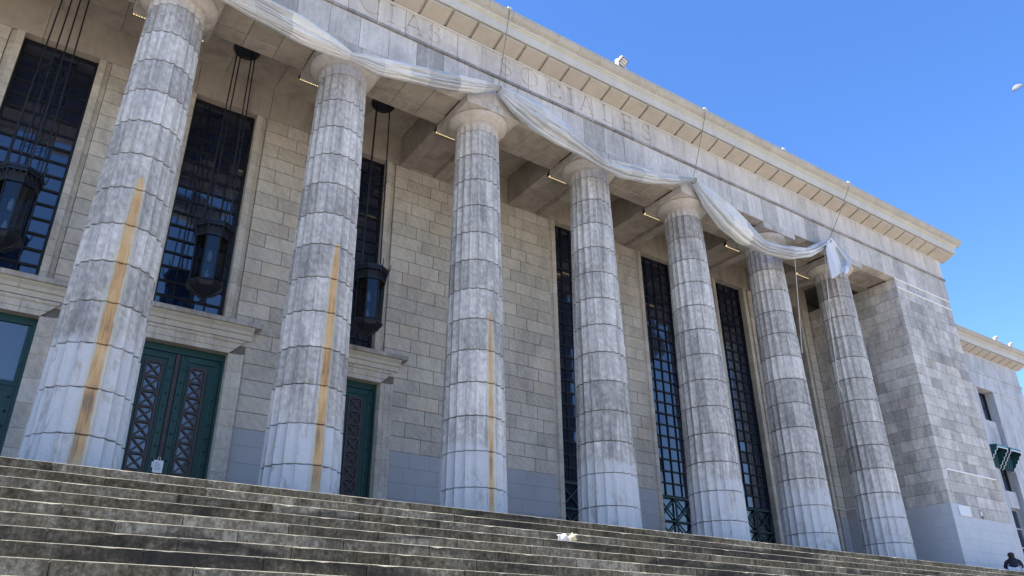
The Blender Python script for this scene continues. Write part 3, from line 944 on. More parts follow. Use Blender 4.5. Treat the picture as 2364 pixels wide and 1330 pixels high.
# cornice
def cornice(par, x0, x1, yf, dz, end_caps, names=True):
    bedz = ZC + dz
    pf = lambda pr: [(yf - o, z + dz) for o, z in pr]
    for a, b in grid(x0, x1 + 0.10, 1.51, 0.3):
        mb = MB(); mb.prism_x(pf([(-0.1, ZC), (0.012, ZC), (0.022, ZC + 0.02), (0.022, ZC + 0.05), (-0.1, ZC + 0.05)]), a + 0.002, b - 0.002, random.uniform(-1, 1)); mb.build('bed_moulding', M['cornice'], par)
    # sloping soffit with mutules
    mb = MB(); mb.prism_x(pf([(-0.1, 12.90), (-0.1, 12.50), (0.0, 12.50), (0.40, 12.66), (0.40, 12.90)]), x0, x1 + 0.495, 0.0); mb.build('cornice_core', M['mutule'], par)
    k = math.ceil((x0 - 6.02) / 0.755)
    while 6.02 + k * 0.755 < x1 + 0.48:
        b = 6.02 + k * 0.755; a = b - 0.675
        if a > x0:
            mb = MB(); mb.prism_x(pf([(0.0, 12.52), (0.0, 12.432), (0.450, 12.595), (0.450, 12.655), (0.36, 12.66)]), a, b, random.uniform(-1, 1)); mb.build('mutule', M['mutule'], par)
        k += 1
    for a, b in grid(x0, x1 + 0.505, 1.51, 0.5):
        mb = MB(); mb.prism_x(pf([(-0.1, 12.69), (0.44, 12.69), (0.47, 12.685), (0.475, 12.675), (0.505, 12.675), (0.505, 12.945), (-0.1, 12.945)]), a + 0.0015, b - 0.0015, random.uniform(-1, 1)); mb.build('corona_block', M['cornice'], par)
    for a, b in grid(x0, x1 + 0.60, 2.27, 0.1):
        mb = MB(); mb.prism_x(pf([(-0.1, 12.948), (0.515, 12.948), (0.535, 12.965), (0.535, 12.985), (0.565, 12.99), (0.60, 13.01), (0.605, 13.05), (-0.1, 13.05)]), a + 0.001, b - 0.001, random.uniform(-1, 1)); mb.build('cornice_moulding', M['cornice'], par)
    for a, b in grid(x0, x1 + 0.76, 0.755, 0.2):
        mb = MB(); mb.prism_x(pf([(-0.1, 13.052), (0.62, 13.052), (0.625, 13.075), (0.675, 13.10), (0.715, 13.135), (0.742, 13.18), (0.75, 13.235), (0.765, 13.24), (0.765, 13.285), (0.70, 13.30), (-0.1, 13.30)]), a + 0.003, b - 0.003, random.uniform(-1, 1)); mb.build('sima_block', M['sima'], par)
M['sima'] = stone('sima_stone', (0.37, 0.345, 0.295), (0.48, 0.45, 0.39), tone_amt=0.10, vein=0.2, streak=0.12, dirt=0.10)
M['mutule'] = stone('mutule_stone', (0.40, 0.355, 0.30), (0.48, 0.43, 0.37), tone_amt=0.12, vein=0.15, dirt=0.10)
cornice(bld, XL, PXR, AYF, 0.0, True)
rf = MB(); rf.box(-20, PXR + 0.3, AYF - 0.4, 16, 13.11, 13.25); rf.build('roof', M['mortar'], bld)
rl = MB(); rl.box(-20, XL, AYF - 0.7, BY, 12.4, 13.29); rl.build('cornice_end', M['cornice'], bld)

# ---- end pier of coursed blocks
pc_ = MB(); pc_.box(PXL + 0.02, PXR - 0.02, PYF + 0.02, 6.0, 0.0, ZA); pc_.build('pier_core', M['mortar'], bld)
pieces = []
hc = ZA / 28
prevf = []; prevs = []
for i in range(28):
    z0, z1 = i * hc, (i + 1) * hc
    g = 0.0045
    pf_, ps_ = (z1 < 1.95), (z1 < 2.3)
    w_, d_ = ((0.76, 0.40) if i % 2 else (0.40, 0.76))
    w_ += random.uniform(-0.05, 0.05); d_ += random.uniform(-0.05, 0.05)
    painted = ps_
    mb = MB(); mb.cham(PXL, PXL + w_ - g, PYF, PYF + d_ - g, z0 + g * (0.3 if painted else 1), z1 - g * (0.3 if painted else 1), 0.002 if painted else 0.006, random.uniform(-0.8, 1), 1 if painted else 0)
    pieces.append((seen((PXL, PYF, (z0 + z1) / 2), 0.4), mb, bld))
    for axis, end, start, prv in (('x', PXR, PXL + w_, prevf), ('y', YW - 0.005, PYF + d_, prevs)):
        q = start; js = []
        while q < end - 1e-6:
            for tr in range(8):
                L = random.choice((0.38, 0.57, 0.76, 0.76, 0.9)) if axis == 'x' else random.choice((0.57, 0.76, 0.86, 0.95))
                e = q + L
                if end - e < 0.22: e = end
                if e == end or all(abs(e - r_) > 0.1 for r_ in prv): break
            if e < end: js.append(e)
            pnt = pf_ if axis == 'x' else ps_
            gg = g * (0.3 if pnt else 1)
            t = random.uniform(-0.9, 1); dd = random.uniform(-0.003, 0.003)
            if random.random() < 0.05: t = -1.6
            mb = MB()
            if axis == 'x':
                mb.cham(q + gg, e - gg, PYF + dd, PYF + 0.08, z0 + gg, z1 - gg, 0.002 if pnt else 0.006, t, 1 if pnt else 0); c_ = ((q + e) / 2, PYF, (z0 + z1) / 2)
            else:
                mb.cham(PXL + dd, PXL + 0.08, q + gg, e - gg, z0 + gg, z1 - gg, 0.002 if pnt else 0.006, t, 1 if pnt else 0); c_ = (PXL, (q + e) / 2, (z0 + z1) / 2)
            pieces.append((seen(c_, (e - q) * hc), mb, bld))
            q = e
        if axis == 'x': prevf = js
        else: prevs = js
emit('pier_block', pieces, [M['pier'], M['pierpaint']], bld, 300)

# ================================================================== COLUMNS
COL_LABEL = [
    'leftmost and largest fluted column, with a long wide rust streak down its front',
    'second fluted column from the left, rust streak, standing between the two green doors',
    'third fluted column from the left, with a thin yellow rust streak low on the shaft',
    'fourth fluted column from the left, the first one without a rust streak',
    'fifth fluted column from the left, chipped, under the knot of the white banner',
    'sixth fluted column, its capital half covered by the sagging white banner',
    'last fluted column, next to the stone pier, its capital behind the hanging banner end']
NF, NS = 20, 6
def crad(z): return 0.751 - 0.01886 * z
def fring(z, dr=0.0, depth=1.0):
    out = []
    r = crad(z) + dr; d = 0.052 * r / 0.75 * depth
    for k in range(NF):
        for s in range(NS):
            t = s / NS
            a = 2 * math.pi * (k + t + 0.5) / NF
            rr_ = r - d * (4 * t * (1 - t)) ** 0.8
            out.append((rr_ * math.cos(a), rr_ * math.sin(a), z))
    return out
def drum(z0, z1, seed):
    rnd = random.Random(seed)
    rings = [fring(z0 + 0.006, -0.045), fring(z0 + 0.007, -0.010), fring(z0 + 0.018), fring((z0 + z1) / 2), fring(z1 - 0.018), fring(z1 - 0.007, -0.010), fring(z1 - 0.006, -0.045)]
    # chipped arrises
    for ri in (2, 4, 3):
        for k in range(NF):
            if rnd.random() < (0.16 if ri != 3 else 0.05):
                x, y, z = rings[ri][k * NS]; q = 1 - rnd.uniform(0.006, 0.022)
                rings[ri][k * NS] = (x * q, y * q, z)
    n_ = NF * NS
    cuts = sorted(rnd.sample(range(NF), rnd.choice((3, 4, 4, 5))))
    base = rnd.uniform(-0.5, 0.55)
    tn = [base + rnd.uniform(-0.42, 0.42) for _ in cuts]
    flt = []
    for k in range(NF):
        i = max([j for j, c in enumerate(cuts) if c <= k], default=len(cuts) - 1)
        flt.append(tn[i] + rnd.uniform(-0.22, 0.22))
    v = [q for r_ in rings for q in r_]; f = []; tone = []
    for j in range(len(rings) - 1):
        for k in range(n_):
            f.append((j * n_ + k, j * n_ + (k + 1) % n_, (j + 1) * n_ + (k + 1) % n_, (j + 1) * n_ + k))
            tone.append(-1.25 if j in (0, 1, 4, 5) else flt[k // NS] - (0.30 if k % NS == 0 and k // NS % 3 != 1 else 0.0))
    mb = MB(); mb.add(v, f, tone)
    return mb
for i, cx in enumerate(COLX):
    mat = M['colA'] if i == 0 else M['colB'] if i == 1 else M['colC'] if i == 2 else M['colD']
    col_ = thing('column', (cx, 0, 0), COL_LABEL[i], 'column', 'fluted columns of the portico'); col_['kind'] = 'thing'
    for k in range(13):
        drum(k * 0.76, (k + 1) * 0.76, i * 100 + k).build('drum', mat, col_, smooth=28, world=False)
    # capital: fluted neck with rounded flute ends, rings, echinus
    rings = [fring(9.883, -0.010), fring(9.893), fring(10.02), fring(10.045, 0, 0.93), fring(10.062, 0, 0.75), fring(10.074, 0, 0.45), fring(10.080, 0.001, 0.0)]
    n_ = NF * NS
    for r_, z in [(0.562, 10.10), (0.572, 10.104), (0.572, 10.118), (0.565, 10.121), (0.566, 10.127), (0.583, 10.131), (0.583, 10.146), (0.577, 10.149), (0.578, 10.155), (0.597, 10.160), (0.60, 10.172), (0.655, 10.200), (0.712, 10.238), (0.755, 10.280), (0.780, 10.315), (0.790, 10.338), (0.787, 10.350), (0.735, 10.353), (0.735, 10.367)]:
        rings.append([(r_ * math.cos(2 * math.pi * k / n_), r_ * math.sin(2 * math.pi * k / n_), z) for k in range(n_)])
    v = [q for r_ in rings for q in r_]; f = []; tone = []
    rnd = random.Random(900 + i); tn = [rnd.uniform(-0.8, 0.8) for _ in range(5)]
    for j in range(len(rings) - 1):
        for k in range(n_):
            f.append((j * n_ + k, j * n_ + (k + 1) % n_, (j + 1) * n_ + (k + 1) % n_, (j + 1) * n_ + k)); tone.append(tn[k * 5 // n_])
    mb = MB(); mb.add(v, f, tone)
    mb.build('capital', M['capital'], col_, smooth=28, world=False)
    for s in (-1, 1):
        mb = MB(); xa, xb = (-0.80, -0.004 + 0.1) if s < 0 else (0.104, 0.80)
        mb.cham(xa, xb - (0.002 if s < 0 else 0), -0.801, 0.80, 10.367, 10.587, 0.008, rnd.uniform(-0.6, 0.4))
        mb.build('abacus_block', M['entab'], col_, world=False)

# ================================================================== RIGHT WING
wing = thing('side_wing', (38.0, 3.6, ZG), 'plain plastered lower wing with its own cornice beyond the pier at the right', 'building')
M['plaster'] = stone('grey_plaster', (0.40, 0.41, 0.43), (0.56, 0.56, 0.57), tone_amt=0.1, vein=0.25, streak=0.12)
WY, WX1 = 3.6, 45.0
RX = [(35.9, 37.45), (39.95, 41.55), (43.9, 44.2)]
wb = MB()
xs = [29.0, 35.9, 37.45, 39.95, 41.55, WX1]
for a, b, open_ in ((29.0, 35.9, 0), (35.9, 37.45, 1), (37.45, 39.95, 0), (39.95, 41.55, 1), (41.55, WX1, 0)):
    wb.box(a, b, WY + (0.55 if open_ else 0.0), 16.0, ZG, 10.16)
wb.build('wall', M['plaster'], wing)
mb = MB(); mb.box(29.0, WX1 + 0.03, WY - 0.03, 16, 10.16, 10.97); mb.build('architrave', M['plaster'], wing)
mb = MB(); mb.box(29.0, WX1 + 0.07, WY - 0.075, 16, 10.97, 11.05); mb.build('taenia', M['plaster'], wing)
mb = MB(); mb.box(29.0, WX1 + 0.01, WY - 0.01, 16, 11.05, 12.0); mb.build('frieze', M['plaster'], wing)
mb = MB(); mb.box(29.0, WX1 + 0.3, WY - 0.3, 16, 12.3, 12.8); mb.build('roof', M['plaster'], wing)
cornice(wing, 30.0, WX1, WY, -0.40, True)
for (a, b) in ((35.9, 37.45), (39.95, 41.55)):
    for (z0, z1) in ((8.55, 10.14), (5.0, 6.75), (0.6, 4.2)):
        w = MB()
        w.box(a + 0.002, a + 0.06, WY + 0.42, WY + 0.52, z0, z1); w.box(b - 0.06, b - 0.002, WY + 0.42, WY + 0.52, z0, z1)
        n_ = max(2, round((z1 - z0) / 0.9))
        for k in range(n_ + 1): w.box(a + 0.06, b - 0.06, WY + 0.43, WY + 0.52, z0 + (z1 - z0 - 0.06) * k / n_, z0 + (z1 - z0 - 0.06) * k / n_ + 0.06)
        wo = w.build('window', M['steel'] if z0 < 5 else M['bar'], wing)
        for k in range(n_):
            g = MB(); g.box(a + 0.06, b - 0.06, WY + 0.47, WY + 0.485, z0 + (z1 - z0 - 0.06) * k / n_ + 0.06, z0 + (z1 - z0 - 0.06) * (k + 1) / n_); g.build('pane', M['window'], wo)
    for (z0, z1) in ((6.75, 8.55), (4.2, 5.0)):
        mb = MB(); mb.box(a + 0.001, b - 0.22, WY + 0.18, WY + 0.5, z0, z1); mb.build('spandrel', M['plaster'], wing)

# ================================================================== LANTERNS
def make_lantern():
    root = thing('hanging_lantern', (0, 0, 0), '', 'lantern', 'iron lanterns hung over the doors')
    K = lambda name, mb, mat, smooth=None, par=None: mb.build(name, mat, par or root, smooth=smooth, world=False)
    oct_ = lambda r, z, n_=8: [(r * math.cos(2 * math.pi * (k + 0.5) / n_ - 0.15), r * math.sin(2 * math.pi * (k + 0.5) / n_ - 0.15), z) for k in range(n_)]
    mb = MB(); mb.lathe([(0.33, 11.598), (0.33, 11.56), (0.31, 11.50), (0.24, 11.44), (0.10, 11.40), (0.02, 11.39)], 24); K('ceiling_canopy', mb, M['iron'], 40)
    for k in range(4):
        a = 2 * math.pi * k / 4 + 0.35
        mb = MB(); mb.tube([(0.25 * math.cos(a), 0.25 * math.sin(a), 11.50), (0.33 * math.cos(a), 0.33 * math.sin(a), 6.38)], 0.016, 6); K('hanging_rod', mb, M['iron'])
    for z, r in ((8.95, 0.23), (8.75, 0.20)):
        mb = MB(); mb.tube([(r * math.cos(t * 0.2618), r * math.sin(t * 0.2618), z + 0.1 * math.sin(t * 0.2618 + z)) for t in range(25)], 0.008, 5); K('ring', mb, M['iron'])
    # crown: rim, band and lattice
    def ringbox(z0, z1, r0, r1, r0b=None, r1b=None):
        mb = MB()
        q = [oct_(r0, z0), oct_(r1, z0), oct_(r1b or r1, z1), oct_(r0b or r0, z1)]
        v = [p_ for s in q for p_ in s]; f = []
        for a in range(4):
            for k in range(8): f.append((a * 8 + k, a * 8 + (k + 1) % 8, ((a + 1) % 4) * 8 + (k + 1) % 8, ((a + 1) % 4) * 8 + k))
        mb.add(v, f); return mb
    crown = K('crown', ringbox(6.30, 6.36, 0.30, 0.455), M['iron'])
    K('crown_rim', ringbox(6.24, 6.298, 0.39, 0.44), M['iron'], par=crown)
    K('crown_base', ringbox(6.00, 6.05, 0.34, 0.40), M['iron'], par=crown)
    lat = MB()
    for k in range(8):
        a0 = oct_(0.425, 6.24)[k]; a1 = oct_(0.425, 6.24)[(k + 1) % 8]; b0 = oct_(0.385, 6.05)[k]; b1 = oct_(0.385, 6.05)[(k + 1) % 8]
        for s in range(3):
            l = lambda p_, q, t: tuple(p_[j] + (q[j] - p_[j]) * t for j in range(3))
            u0, u1 = l(a0, a1, s / 3), l(a0, a1, (s + 1) / 3); d0, d1 = l(b0, b1, s / 3), l(b0, b1, (s + 1) / 3)
            lat.tube([u0, d1], 0.007, 4); lat.tube([u1, d0], 0.007, 4)
        lat.tube([a0, b0], 0.012, 4)
    K('crown_lattice', lat, M['iron'], par=crown)
    back = ringbox(6.05, 6.24, 0.33, 0.345); K('crown_band', back, M['black'], par=crown)
    top = MB(); v = oct_(0.40, 6.33) + [(0, 0, 6.42)]; top.add(v, [(k, (k + 1) % 8, 8) for k in range(8)]); K('lid', top, M['iron'], par=crown)
    for k in range(8):
        x, y, z = oct_(0.45, 6.33)[k]; d = Vector((x, y, 0)).normalized()
        pts = [Vector((x, y, z)) + d * o + Vector((0, 0, h)) for o, h in ((0, 0), (0.03, 0.04), (0.02, 0.09), (0.045, 0.12), (0.035, 0.17), (0.05, 0.21))]
        mb = MB(); mb.tube(pts, [0.016, 0.012, 0.016, 0.010, 0.012, 0.004], 5); K('spike', mb, M['iron'])
    # body
    for k in range(8):
        a, b = oct_(0.365, 6.0)[k], oct_(0.345, 4.97)[k]
        mb = MB(); mb.tube([a, b], 0.017, 4); K('corner_post', mb, M['iron'])
        a2, b2 = oct_(0.358, 5.99)[(k + 1) % 8], oct_(0.338, 4.98)[(k + 1) % 8]; a1, b1 = oct_(0.358, 5.99)[k], oct_(0.338, 4.98)[k]
        mb = MB(); mb.add([a1, a2, b2, b1], [(0, 1, 2, 3)]); K('glass_panel', mb, M['clearglass'])
    K('base_rim', ringbox(4.90, 4.97, 0.05, 0.40, 0.05, 0.36), M['iron'])
    mb = MB(); v = oct_(0.40, 4.90) + oct_(0.34, 4.82) + oct_(0.16, 4.70); f = []
    for a in range(2):
        for k in range(8): f.append((a * 8 + k, a * 8 + (k + 1) % 8, (a + 1) * 8 + (k + 1) % 8, (a + 1) * 8 + k))
    f.append(tuple(range(16, 24))); mb.add(v, f); K('base_cup', mb, M['iron'])
    for k in range(8):
        x, y, z = oct_(1.0, 0)[k]
        pts = [(x * r, y * r, zz) for r, zz in ((0.37, 4.86), (0.30, 4.80), (0.24, 4.72), (0.12, 4.68), (0.05, 4.60), (0.06, 4.53), (0.11, 4.50))]
        mb = MB(); mb.tube(pts, 0.011, 5); K('scroll', mb, M['iron'])
    mb = MB(); mb.lathe([(0.012, 4.68), (0.03, 4.62), (0.012, 4.57), (0.022, 4.53), (0.003, 4.48)], 10); K('finial', mb, M['iron'], 40)
    for zc in (5.62, 5.12):
        mb = MB(); mb.lathe([(0.022, zc + 0.16), (0.026, zc + 0.10), (0.05, zc + 0.08), (0.045, zc + 0.05), (0.052, zc + 0.02), (0.045, zc - 0.01), (0.052, zc - 0.04), (0.04, zc - 0.09), (0.012, zc - 0.11)], 12); K('bulb', mb, M['bulb'], 40)
    mb = MB(); mb.tube([(0, 0, 6.3), (0, 0, 5.75)], 0.012, 6); mb.tube([(0, 0, 4.97), (0, 0, 5.05)], 0.014, 6); K('bulb_stem', mb, M['iron'])
    return root
mt, nt, ns, ls, bs = nodes('lantern_clear_glass')
tr = ns.new('ShaderNodeBsdfTransparent'); gl = ns.new('ShaderNodeBsdfGlossy'); gl.inputs['Roughness'].default_value = 0.05
tr.inputs[0].default_value = (0.24, 0.31, 0.37, 1)
lw = ns.new('ShaderNodeLayerWeight'); lw.inputs[0].default_value = 0.35
mx = ns.new('ShaderNodeMixShader'); ls.new(math_(ns, ls, 'MULTIPLY_ADD', math_(ns, ls, 'POWER', lw.outputs['Facing'], 3.0), 0.3, 0.06), mx.inputs[0]); ls.new(tr.outputs[0], mx.inputs[1]); ls.new(gl.outputs[0], mx.inputs[2])
ls.new(mx.outputs[0], ns['Material Output'].inputs[0])
M['clearglass'] = mt
lan = make_lantern()
LL = ['iron lantern at the left edge, hanging in front of the leftmost window', 'iron lantern hanging over the wide green door with the paper notice', 'iron lantern half hidden behind the second column from the left']
for i, c in enumerate(CENTRAL[1:]):
    o = lan if i == 0 else copy_tree(lan)
    o.location = (c, 1.9, 0); o['label'] = LL[i]

# ================================================================== LED BARS BEHIND THE CAPITALS
LEDL = ['lit strip lamp behind the leftmost capital at the top of the picture', 'lit strip lamp behind the second capital from the left', 'lit strip lamp behind the third capital from the left', 'lit strip lamp behind the fourth capital from the left', 'lit strip lamp behind the fifth capital from the left', 'lit strip lamp behind the sixth capital, left of the sagging banner', 'lit strip lamp behind the last capital beside the pier']
root = thing('strip_lamp', (0, 0, 0), '', 'lamp', 'strip lamps behind the capitals')
mb = MB(); mb.box(-0.80, 0.76, 0.835, 0.90, 10.43, 10.47); mb.build('housing', M['black'], root, world=False)
for s in (-0.78, 0.74):
    mb = MB(); mb.box(s - 0.015, s + 0.015, 0.85, 0.88, 10.47, 10.62); mb.box(s - 0.035, s + 0.035, 0.83, 0.90, 10.465, 10.52); mb.build('bracket', M['black'], root, world=False)
for k in range(28):
    mb = MB(); xx = -0.78 + k * 0.0545; mb.box(xx, xx + 0.036, 0.829, 0.834, 10.432, 10.462); mb.box(xx, xx + 0.036, 0.834, 0.88, 10.424, 10.429); mb.build('led', M['led'], root, world=False)
for i, cx in enumerate(COLX):
    o = root if i == 0 else copy_tree(root)
    o.location = (cx, 0, 0); o['label'] = LEDL[i]

# ================================================================== BANNER
mt, nt, ns, ls, bs = nodes('banner_cloth')
tc = ns.new('ShaderNodeTexCoord'); vec = tc.outputs['Object']
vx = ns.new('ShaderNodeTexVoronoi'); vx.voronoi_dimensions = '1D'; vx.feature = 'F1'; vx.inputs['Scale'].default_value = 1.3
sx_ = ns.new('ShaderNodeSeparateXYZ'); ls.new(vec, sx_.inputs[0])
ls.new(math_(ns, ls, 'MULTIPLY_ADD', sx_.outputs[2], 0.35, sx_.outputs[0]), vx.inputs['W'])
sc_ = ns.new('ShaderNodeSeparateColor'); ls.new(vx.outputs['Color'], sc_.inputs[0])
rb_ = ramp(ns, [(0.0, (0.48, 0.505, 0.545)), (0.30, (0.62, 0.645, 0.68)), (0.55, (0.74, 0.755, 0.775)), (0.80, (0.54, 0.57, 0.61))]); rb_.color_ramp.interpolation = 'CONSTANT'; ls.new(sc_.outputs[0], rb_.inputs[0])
ls.new(rb_.outputs[0], bs.inputs['Base Color']); bs.inputs['Roughness'].default_value = 0.38
bs.inputs['Specular IOR Level'].default_value = 0.5
cn = tex_noise(ns, ls, scaled(ns, ls, vec, (1.1, 14.0, 9.0)), 1.0, 5, 0.6, 1.2); cb = ns.new('ShaderNodeBump'); cb.inputs['Strength'].default_value = 0.75; cb.inputs['Distance'].default_value = 0.07
ls.new(cn, cb.inputs['Height']); ls.new(cb.outputs[0], bs.inputs['Normal'])
# thin sheeting lets some light through
tl = ns.new('ShaderNodeBsdfTranslucent'); ls.new(rb_.outputs[0], tl.inputs[0]); ms_ = ns.new('ShaderNodeMixShader'); ms_.inputs[0].default_value = 0.12
ls.new(bs.outputs[0], ms_.inputs[1]); ls.new(tl.outputs[0], ms_.inputs[2]); ls.new(ms_.outputs[0], ns['Material Output'].inputs[0])
M['cloth'] = mt
def interp(tab, u):
    for (a, va), (b, vb) in zip(tab[:-1], tab[1:]):
        if a <= u <= b: return va + (vb - va) * (u - a) / max(1e-6, b - a)
    return tab[-1][1] if u > tab[-1][0] else tab[0][1]
TOPE = [(430, -95), (523, -46), (608, 0), (690, 44), (754, 85), (811, 124), (838, 128), (906, 144), (1008, 167), (1100, 187), (1149, 199), (1180, 214), (1237, 243), (1294, 284), (1338, 328), (1386, 366), (1457, 382), (1518, 402), (1560, 407), (1600, 410), (1615, 424), (1662, 464), (1703, 504), (1757, 555), (1798, 567), (1858, 574), (1892, 559), (1916, 549)]
BOTE = [(430, -50), (523, 0), (601, 44), (703, 98), (764, 123), (811, 140), (838, 150), (872, 169), (940, 184), (1008, 200), (1060, 208), (1100, 212), (1149, 207), (1160, 226), (1189, 257), (1237, 301), (1288, 332), (1338, 356), (1386, 384), (1440, 411), (1508, 423), (1558, 425), (1600, 418), (1612, 440), (1635, 474), (1676, 525), (1717, 559), (1771, 586), (1825, 598), (1872, 593), (1909, 571), (1916, 560)]
KNOTS = [812, 1150, 1385, 1601, 1912]
ban = MB(); NB = 84; rings = []
us = []
u = 430.0
while u < 1914: us.append(u); u += 3.5
for u in us:
    kd = min(abs(u - k) for k in KNOTS)
    pinch = 1 - math.exp(-(kd / 26.0) ** 2)
    yc = -0.99 - 0.11 * pinch
    t_, b_ = interp(TOPE, u), interp(BOTE, u)
    a = onY(u, t_, yc); b = onY(u, b_, yc)
    zc = (a.z + b.z) / 2; xc = (a.x + b.x) / 2
    hz = max(0.05, abs(a - b).length if False else (a - b).length / 2)
    up = (a - b).normalized()
    hy = 0.07 + 0.52 * hz * (0.35 + 0.65 * pinch)
    ring = []
    for k in range(NB):
        th = 2 * math.pi * k / NB
        # lengthwise folds that drift slowly along the cloth
        L = a.x
        fo = 0.30 * noise.noise(Vector((math.cos(th) * 1.5, math.sin(th) * 1.5, L * 0.16))) + 0.26 * noise.noise(Vector((math.cos(th) * 3.3, math.sin(th) * 3.3, L * 0.22 + 9)))
        w1 = th * 3 + 1.6 * noise.noise(Vector((L * 0.30, 2.0, th * 0.5))) + L * 0.12
        w2 = th * 6 - 1.5 * noise.noise(Vector((L * 0.42, 7.0, th * 0.6))) - L * 0.20
        w3 = th * 11 + 1.8 * noise.noise(Vector((L * 0.6, 4.0, th * 0.7)))
        am = 0.55 + 0.9 * abs(noise.noise(Vector((L * 0.5, th * 0.8, 11.0))))
        fo += 0.62 * (abs(math.sin(w1)) - 0.62) + am * 0.55 * (abs(math.sin(w2)) - 0.62) + am * 0.26 * (abs(math.sin(w3)) - 0.62) + 0.10 * noise.noise(Vector((th * 5, L * 2.1, 3.0)))
        r_ = 1 + fo * (0.8 + 0.4 * (1 - pinch))
        c_, s_ = math.cos(th), math.sin(th)
        off = up * (c_ * hz * min(1.02, max(0.74, r_)))
        ring.append((xc + off.x, yc + off.y - s_ * hy * r_, zc + off.z))
    rings.append(ring)
v = [q for r_ in rings for q in r_]; f = []
for i in range(len(rings) - 1):
    for k in range(NB): f.append((i * NB + k, i * NB + (k + 1) % NB, (i + 1) * NB + (k + 1) % NB, (i + 1) * NB + k))
f.append(tuple(range(NB))[::-1]); f.append(tuple(range((len(rings) - 1) * NB, len(rings) * NB)))
ban.add(v, f)
banner = thing('white_banner', (12.0, -1.05, 10.6), 'long twisted white cloth banner swagged across the capitals and tied up with ropes', 'banner')
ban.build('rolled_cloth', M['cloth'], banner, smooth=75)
# loose end hanging down beside the last capital
tail = MB()
L0, L1 = [(1909, 556), (1906, 575), (1911, 608), (1918, 642)], [(1918, 549), (1940, 570), (1966, 601), (1958, 628)]
NT, NR = 26, 18
grid_ = []
for r_ in range(NR + 1):
    t = r_ / NR
    le = [interp([(k / 3, q[0]) for k, q in enumerate(L0)], t), interp([(k / 3, q[1]) for k, q in enumerate(L0)], t)]
    ri = [interp([(k / 3, q[0]) for k, q in enumerate(L1)], t), interp([(k / 3, q[1]) for k, q in enumerate(L1)], t)]
    row = []
    for k in range(NT + 1):
        s = k / NT
        uu, vv = le[0] + (ri[0] - le[0]) * s, le[1] + (ri[1] - le[1]) * s
        if t > 0.99: vv += 3 * math.sin(s * 9)
        fy = -1.12 - (0.02 + 0.10 * t) * math.sin(s * 7.5 + 0.8) - 0.03 * t * math.sin(s * 17)
        row.append(onY(uu, vv, fy))
    grid_.append(row)
v = [q for row in grid_ for q in row]; f = []
for r_ in range(NR):
    for k in range(NT): f.append((r_ * (NT + 1) + k, r_ * (NT + 1) + k + 1, (r_ + 1) * (NT + 1) + k + 1, (r_ + 1) * (NT + 1) + k))
tail.add(v, f)
to = tail.build('hanging_end', M['cloth'], banner, smooth=75)
sm = to.modifiers.new('thick', 'SOLIDIFY'); sm.thickness = 0.012
for k in KNOTS[1:]:
    if k == 1385: continue
    kp = onY(k, interp(TOPE, k) + 6, -1.02)
    mb = MB(); mb.tube([kp + Vector((0.03 * math.cos(t), 0.10 * math.sin(t) - 0.02, 0.10 * math.cos(t) - 0.03)) for t in [j * 0.5236 for j in range(13)]], 0.014, 5); mb.build('tie', M['rope'], banner)

# ropes, hooks
RL = ['dark rope from the cornice to the first banner knot, crossing the word on the frieze', 'dark rope from the cornice to the middle banner knot above the fifth column', 'dark rope from the cornice to the last banner knot by the hanging end']
for i, (hk, kn) in enumerate((((1177, 22), (1150, 203)), ((1629, 258), (1601, 410)), ((1961, 429), (1915, 551)))):
    h = onY(*hk, -1.57); k = onY(*kn, -1.02)
    pts = [h + (k - h) * (j / 8) + Vector((0, 0, -0.03 * math.sin(math.pi * j / 8))) for j in range(9)]
    mb = MB(); mb.tube(pts, 0.011, 6); tag(mb.build('rope', M['rope'], smooth=60), RL[i], 'rope', 'ropes holding the banner')
HL = ['small white bracket on the gutter at the top, above the first rope', 'small white bracket on the gutter edge above the middle rope', 'small white bracket on the gutter edge without any rope', 'small white bracket on the gutter edge above the last rope']
for i, (u, v_) in enumerate(((1177, 20), (1629, 256), (1810, 347), (1961, 428))):
    h = onY(u, v_, -1.55)
    mb = MB(); x, y, z = h.x, -1.53, 13.30
    mb.cham(x - 0.05, x - 0.02, y - 0.03, y + 0.08, z, z + 0.075, 0.006); mb.cham(x + 0.02, x + 0.05, y - 0.03, y + 0.08, z, z + 0.075, 0.006)
    mb.cham(x - 0.07, x + 0.07, y - 0.05, y + 0.12, z - 0.012, z + 0.02, 0.006); mb.tube([(x - 0.02, y, z + 0.07), (x + 0.02, y, z + 0.05)], 0.02, 8)
    tag(mb.build('gutter_bracket', M['greywhite']), HL[i], 'bracket', 'white brackets on the gutter')
SL = ['thin pale string hanging from the sagging banner between the last two capitals', 'thin pale string hanging from the banner knot down the last column']
for i, pts in enumerate(([(1835, 597), (1839, 650), (1846, 740), (1852, 815)], [(1903, 577), (1909, 640), (1917, 740), (1937, 890), (1943, 905)])):
    mb = MB(); mb.tube([onY(u, v_, -1.06) for u, v_ in pts], 0.009, 5); tag(mb.build('string', M['string']), SL[i], 'string')

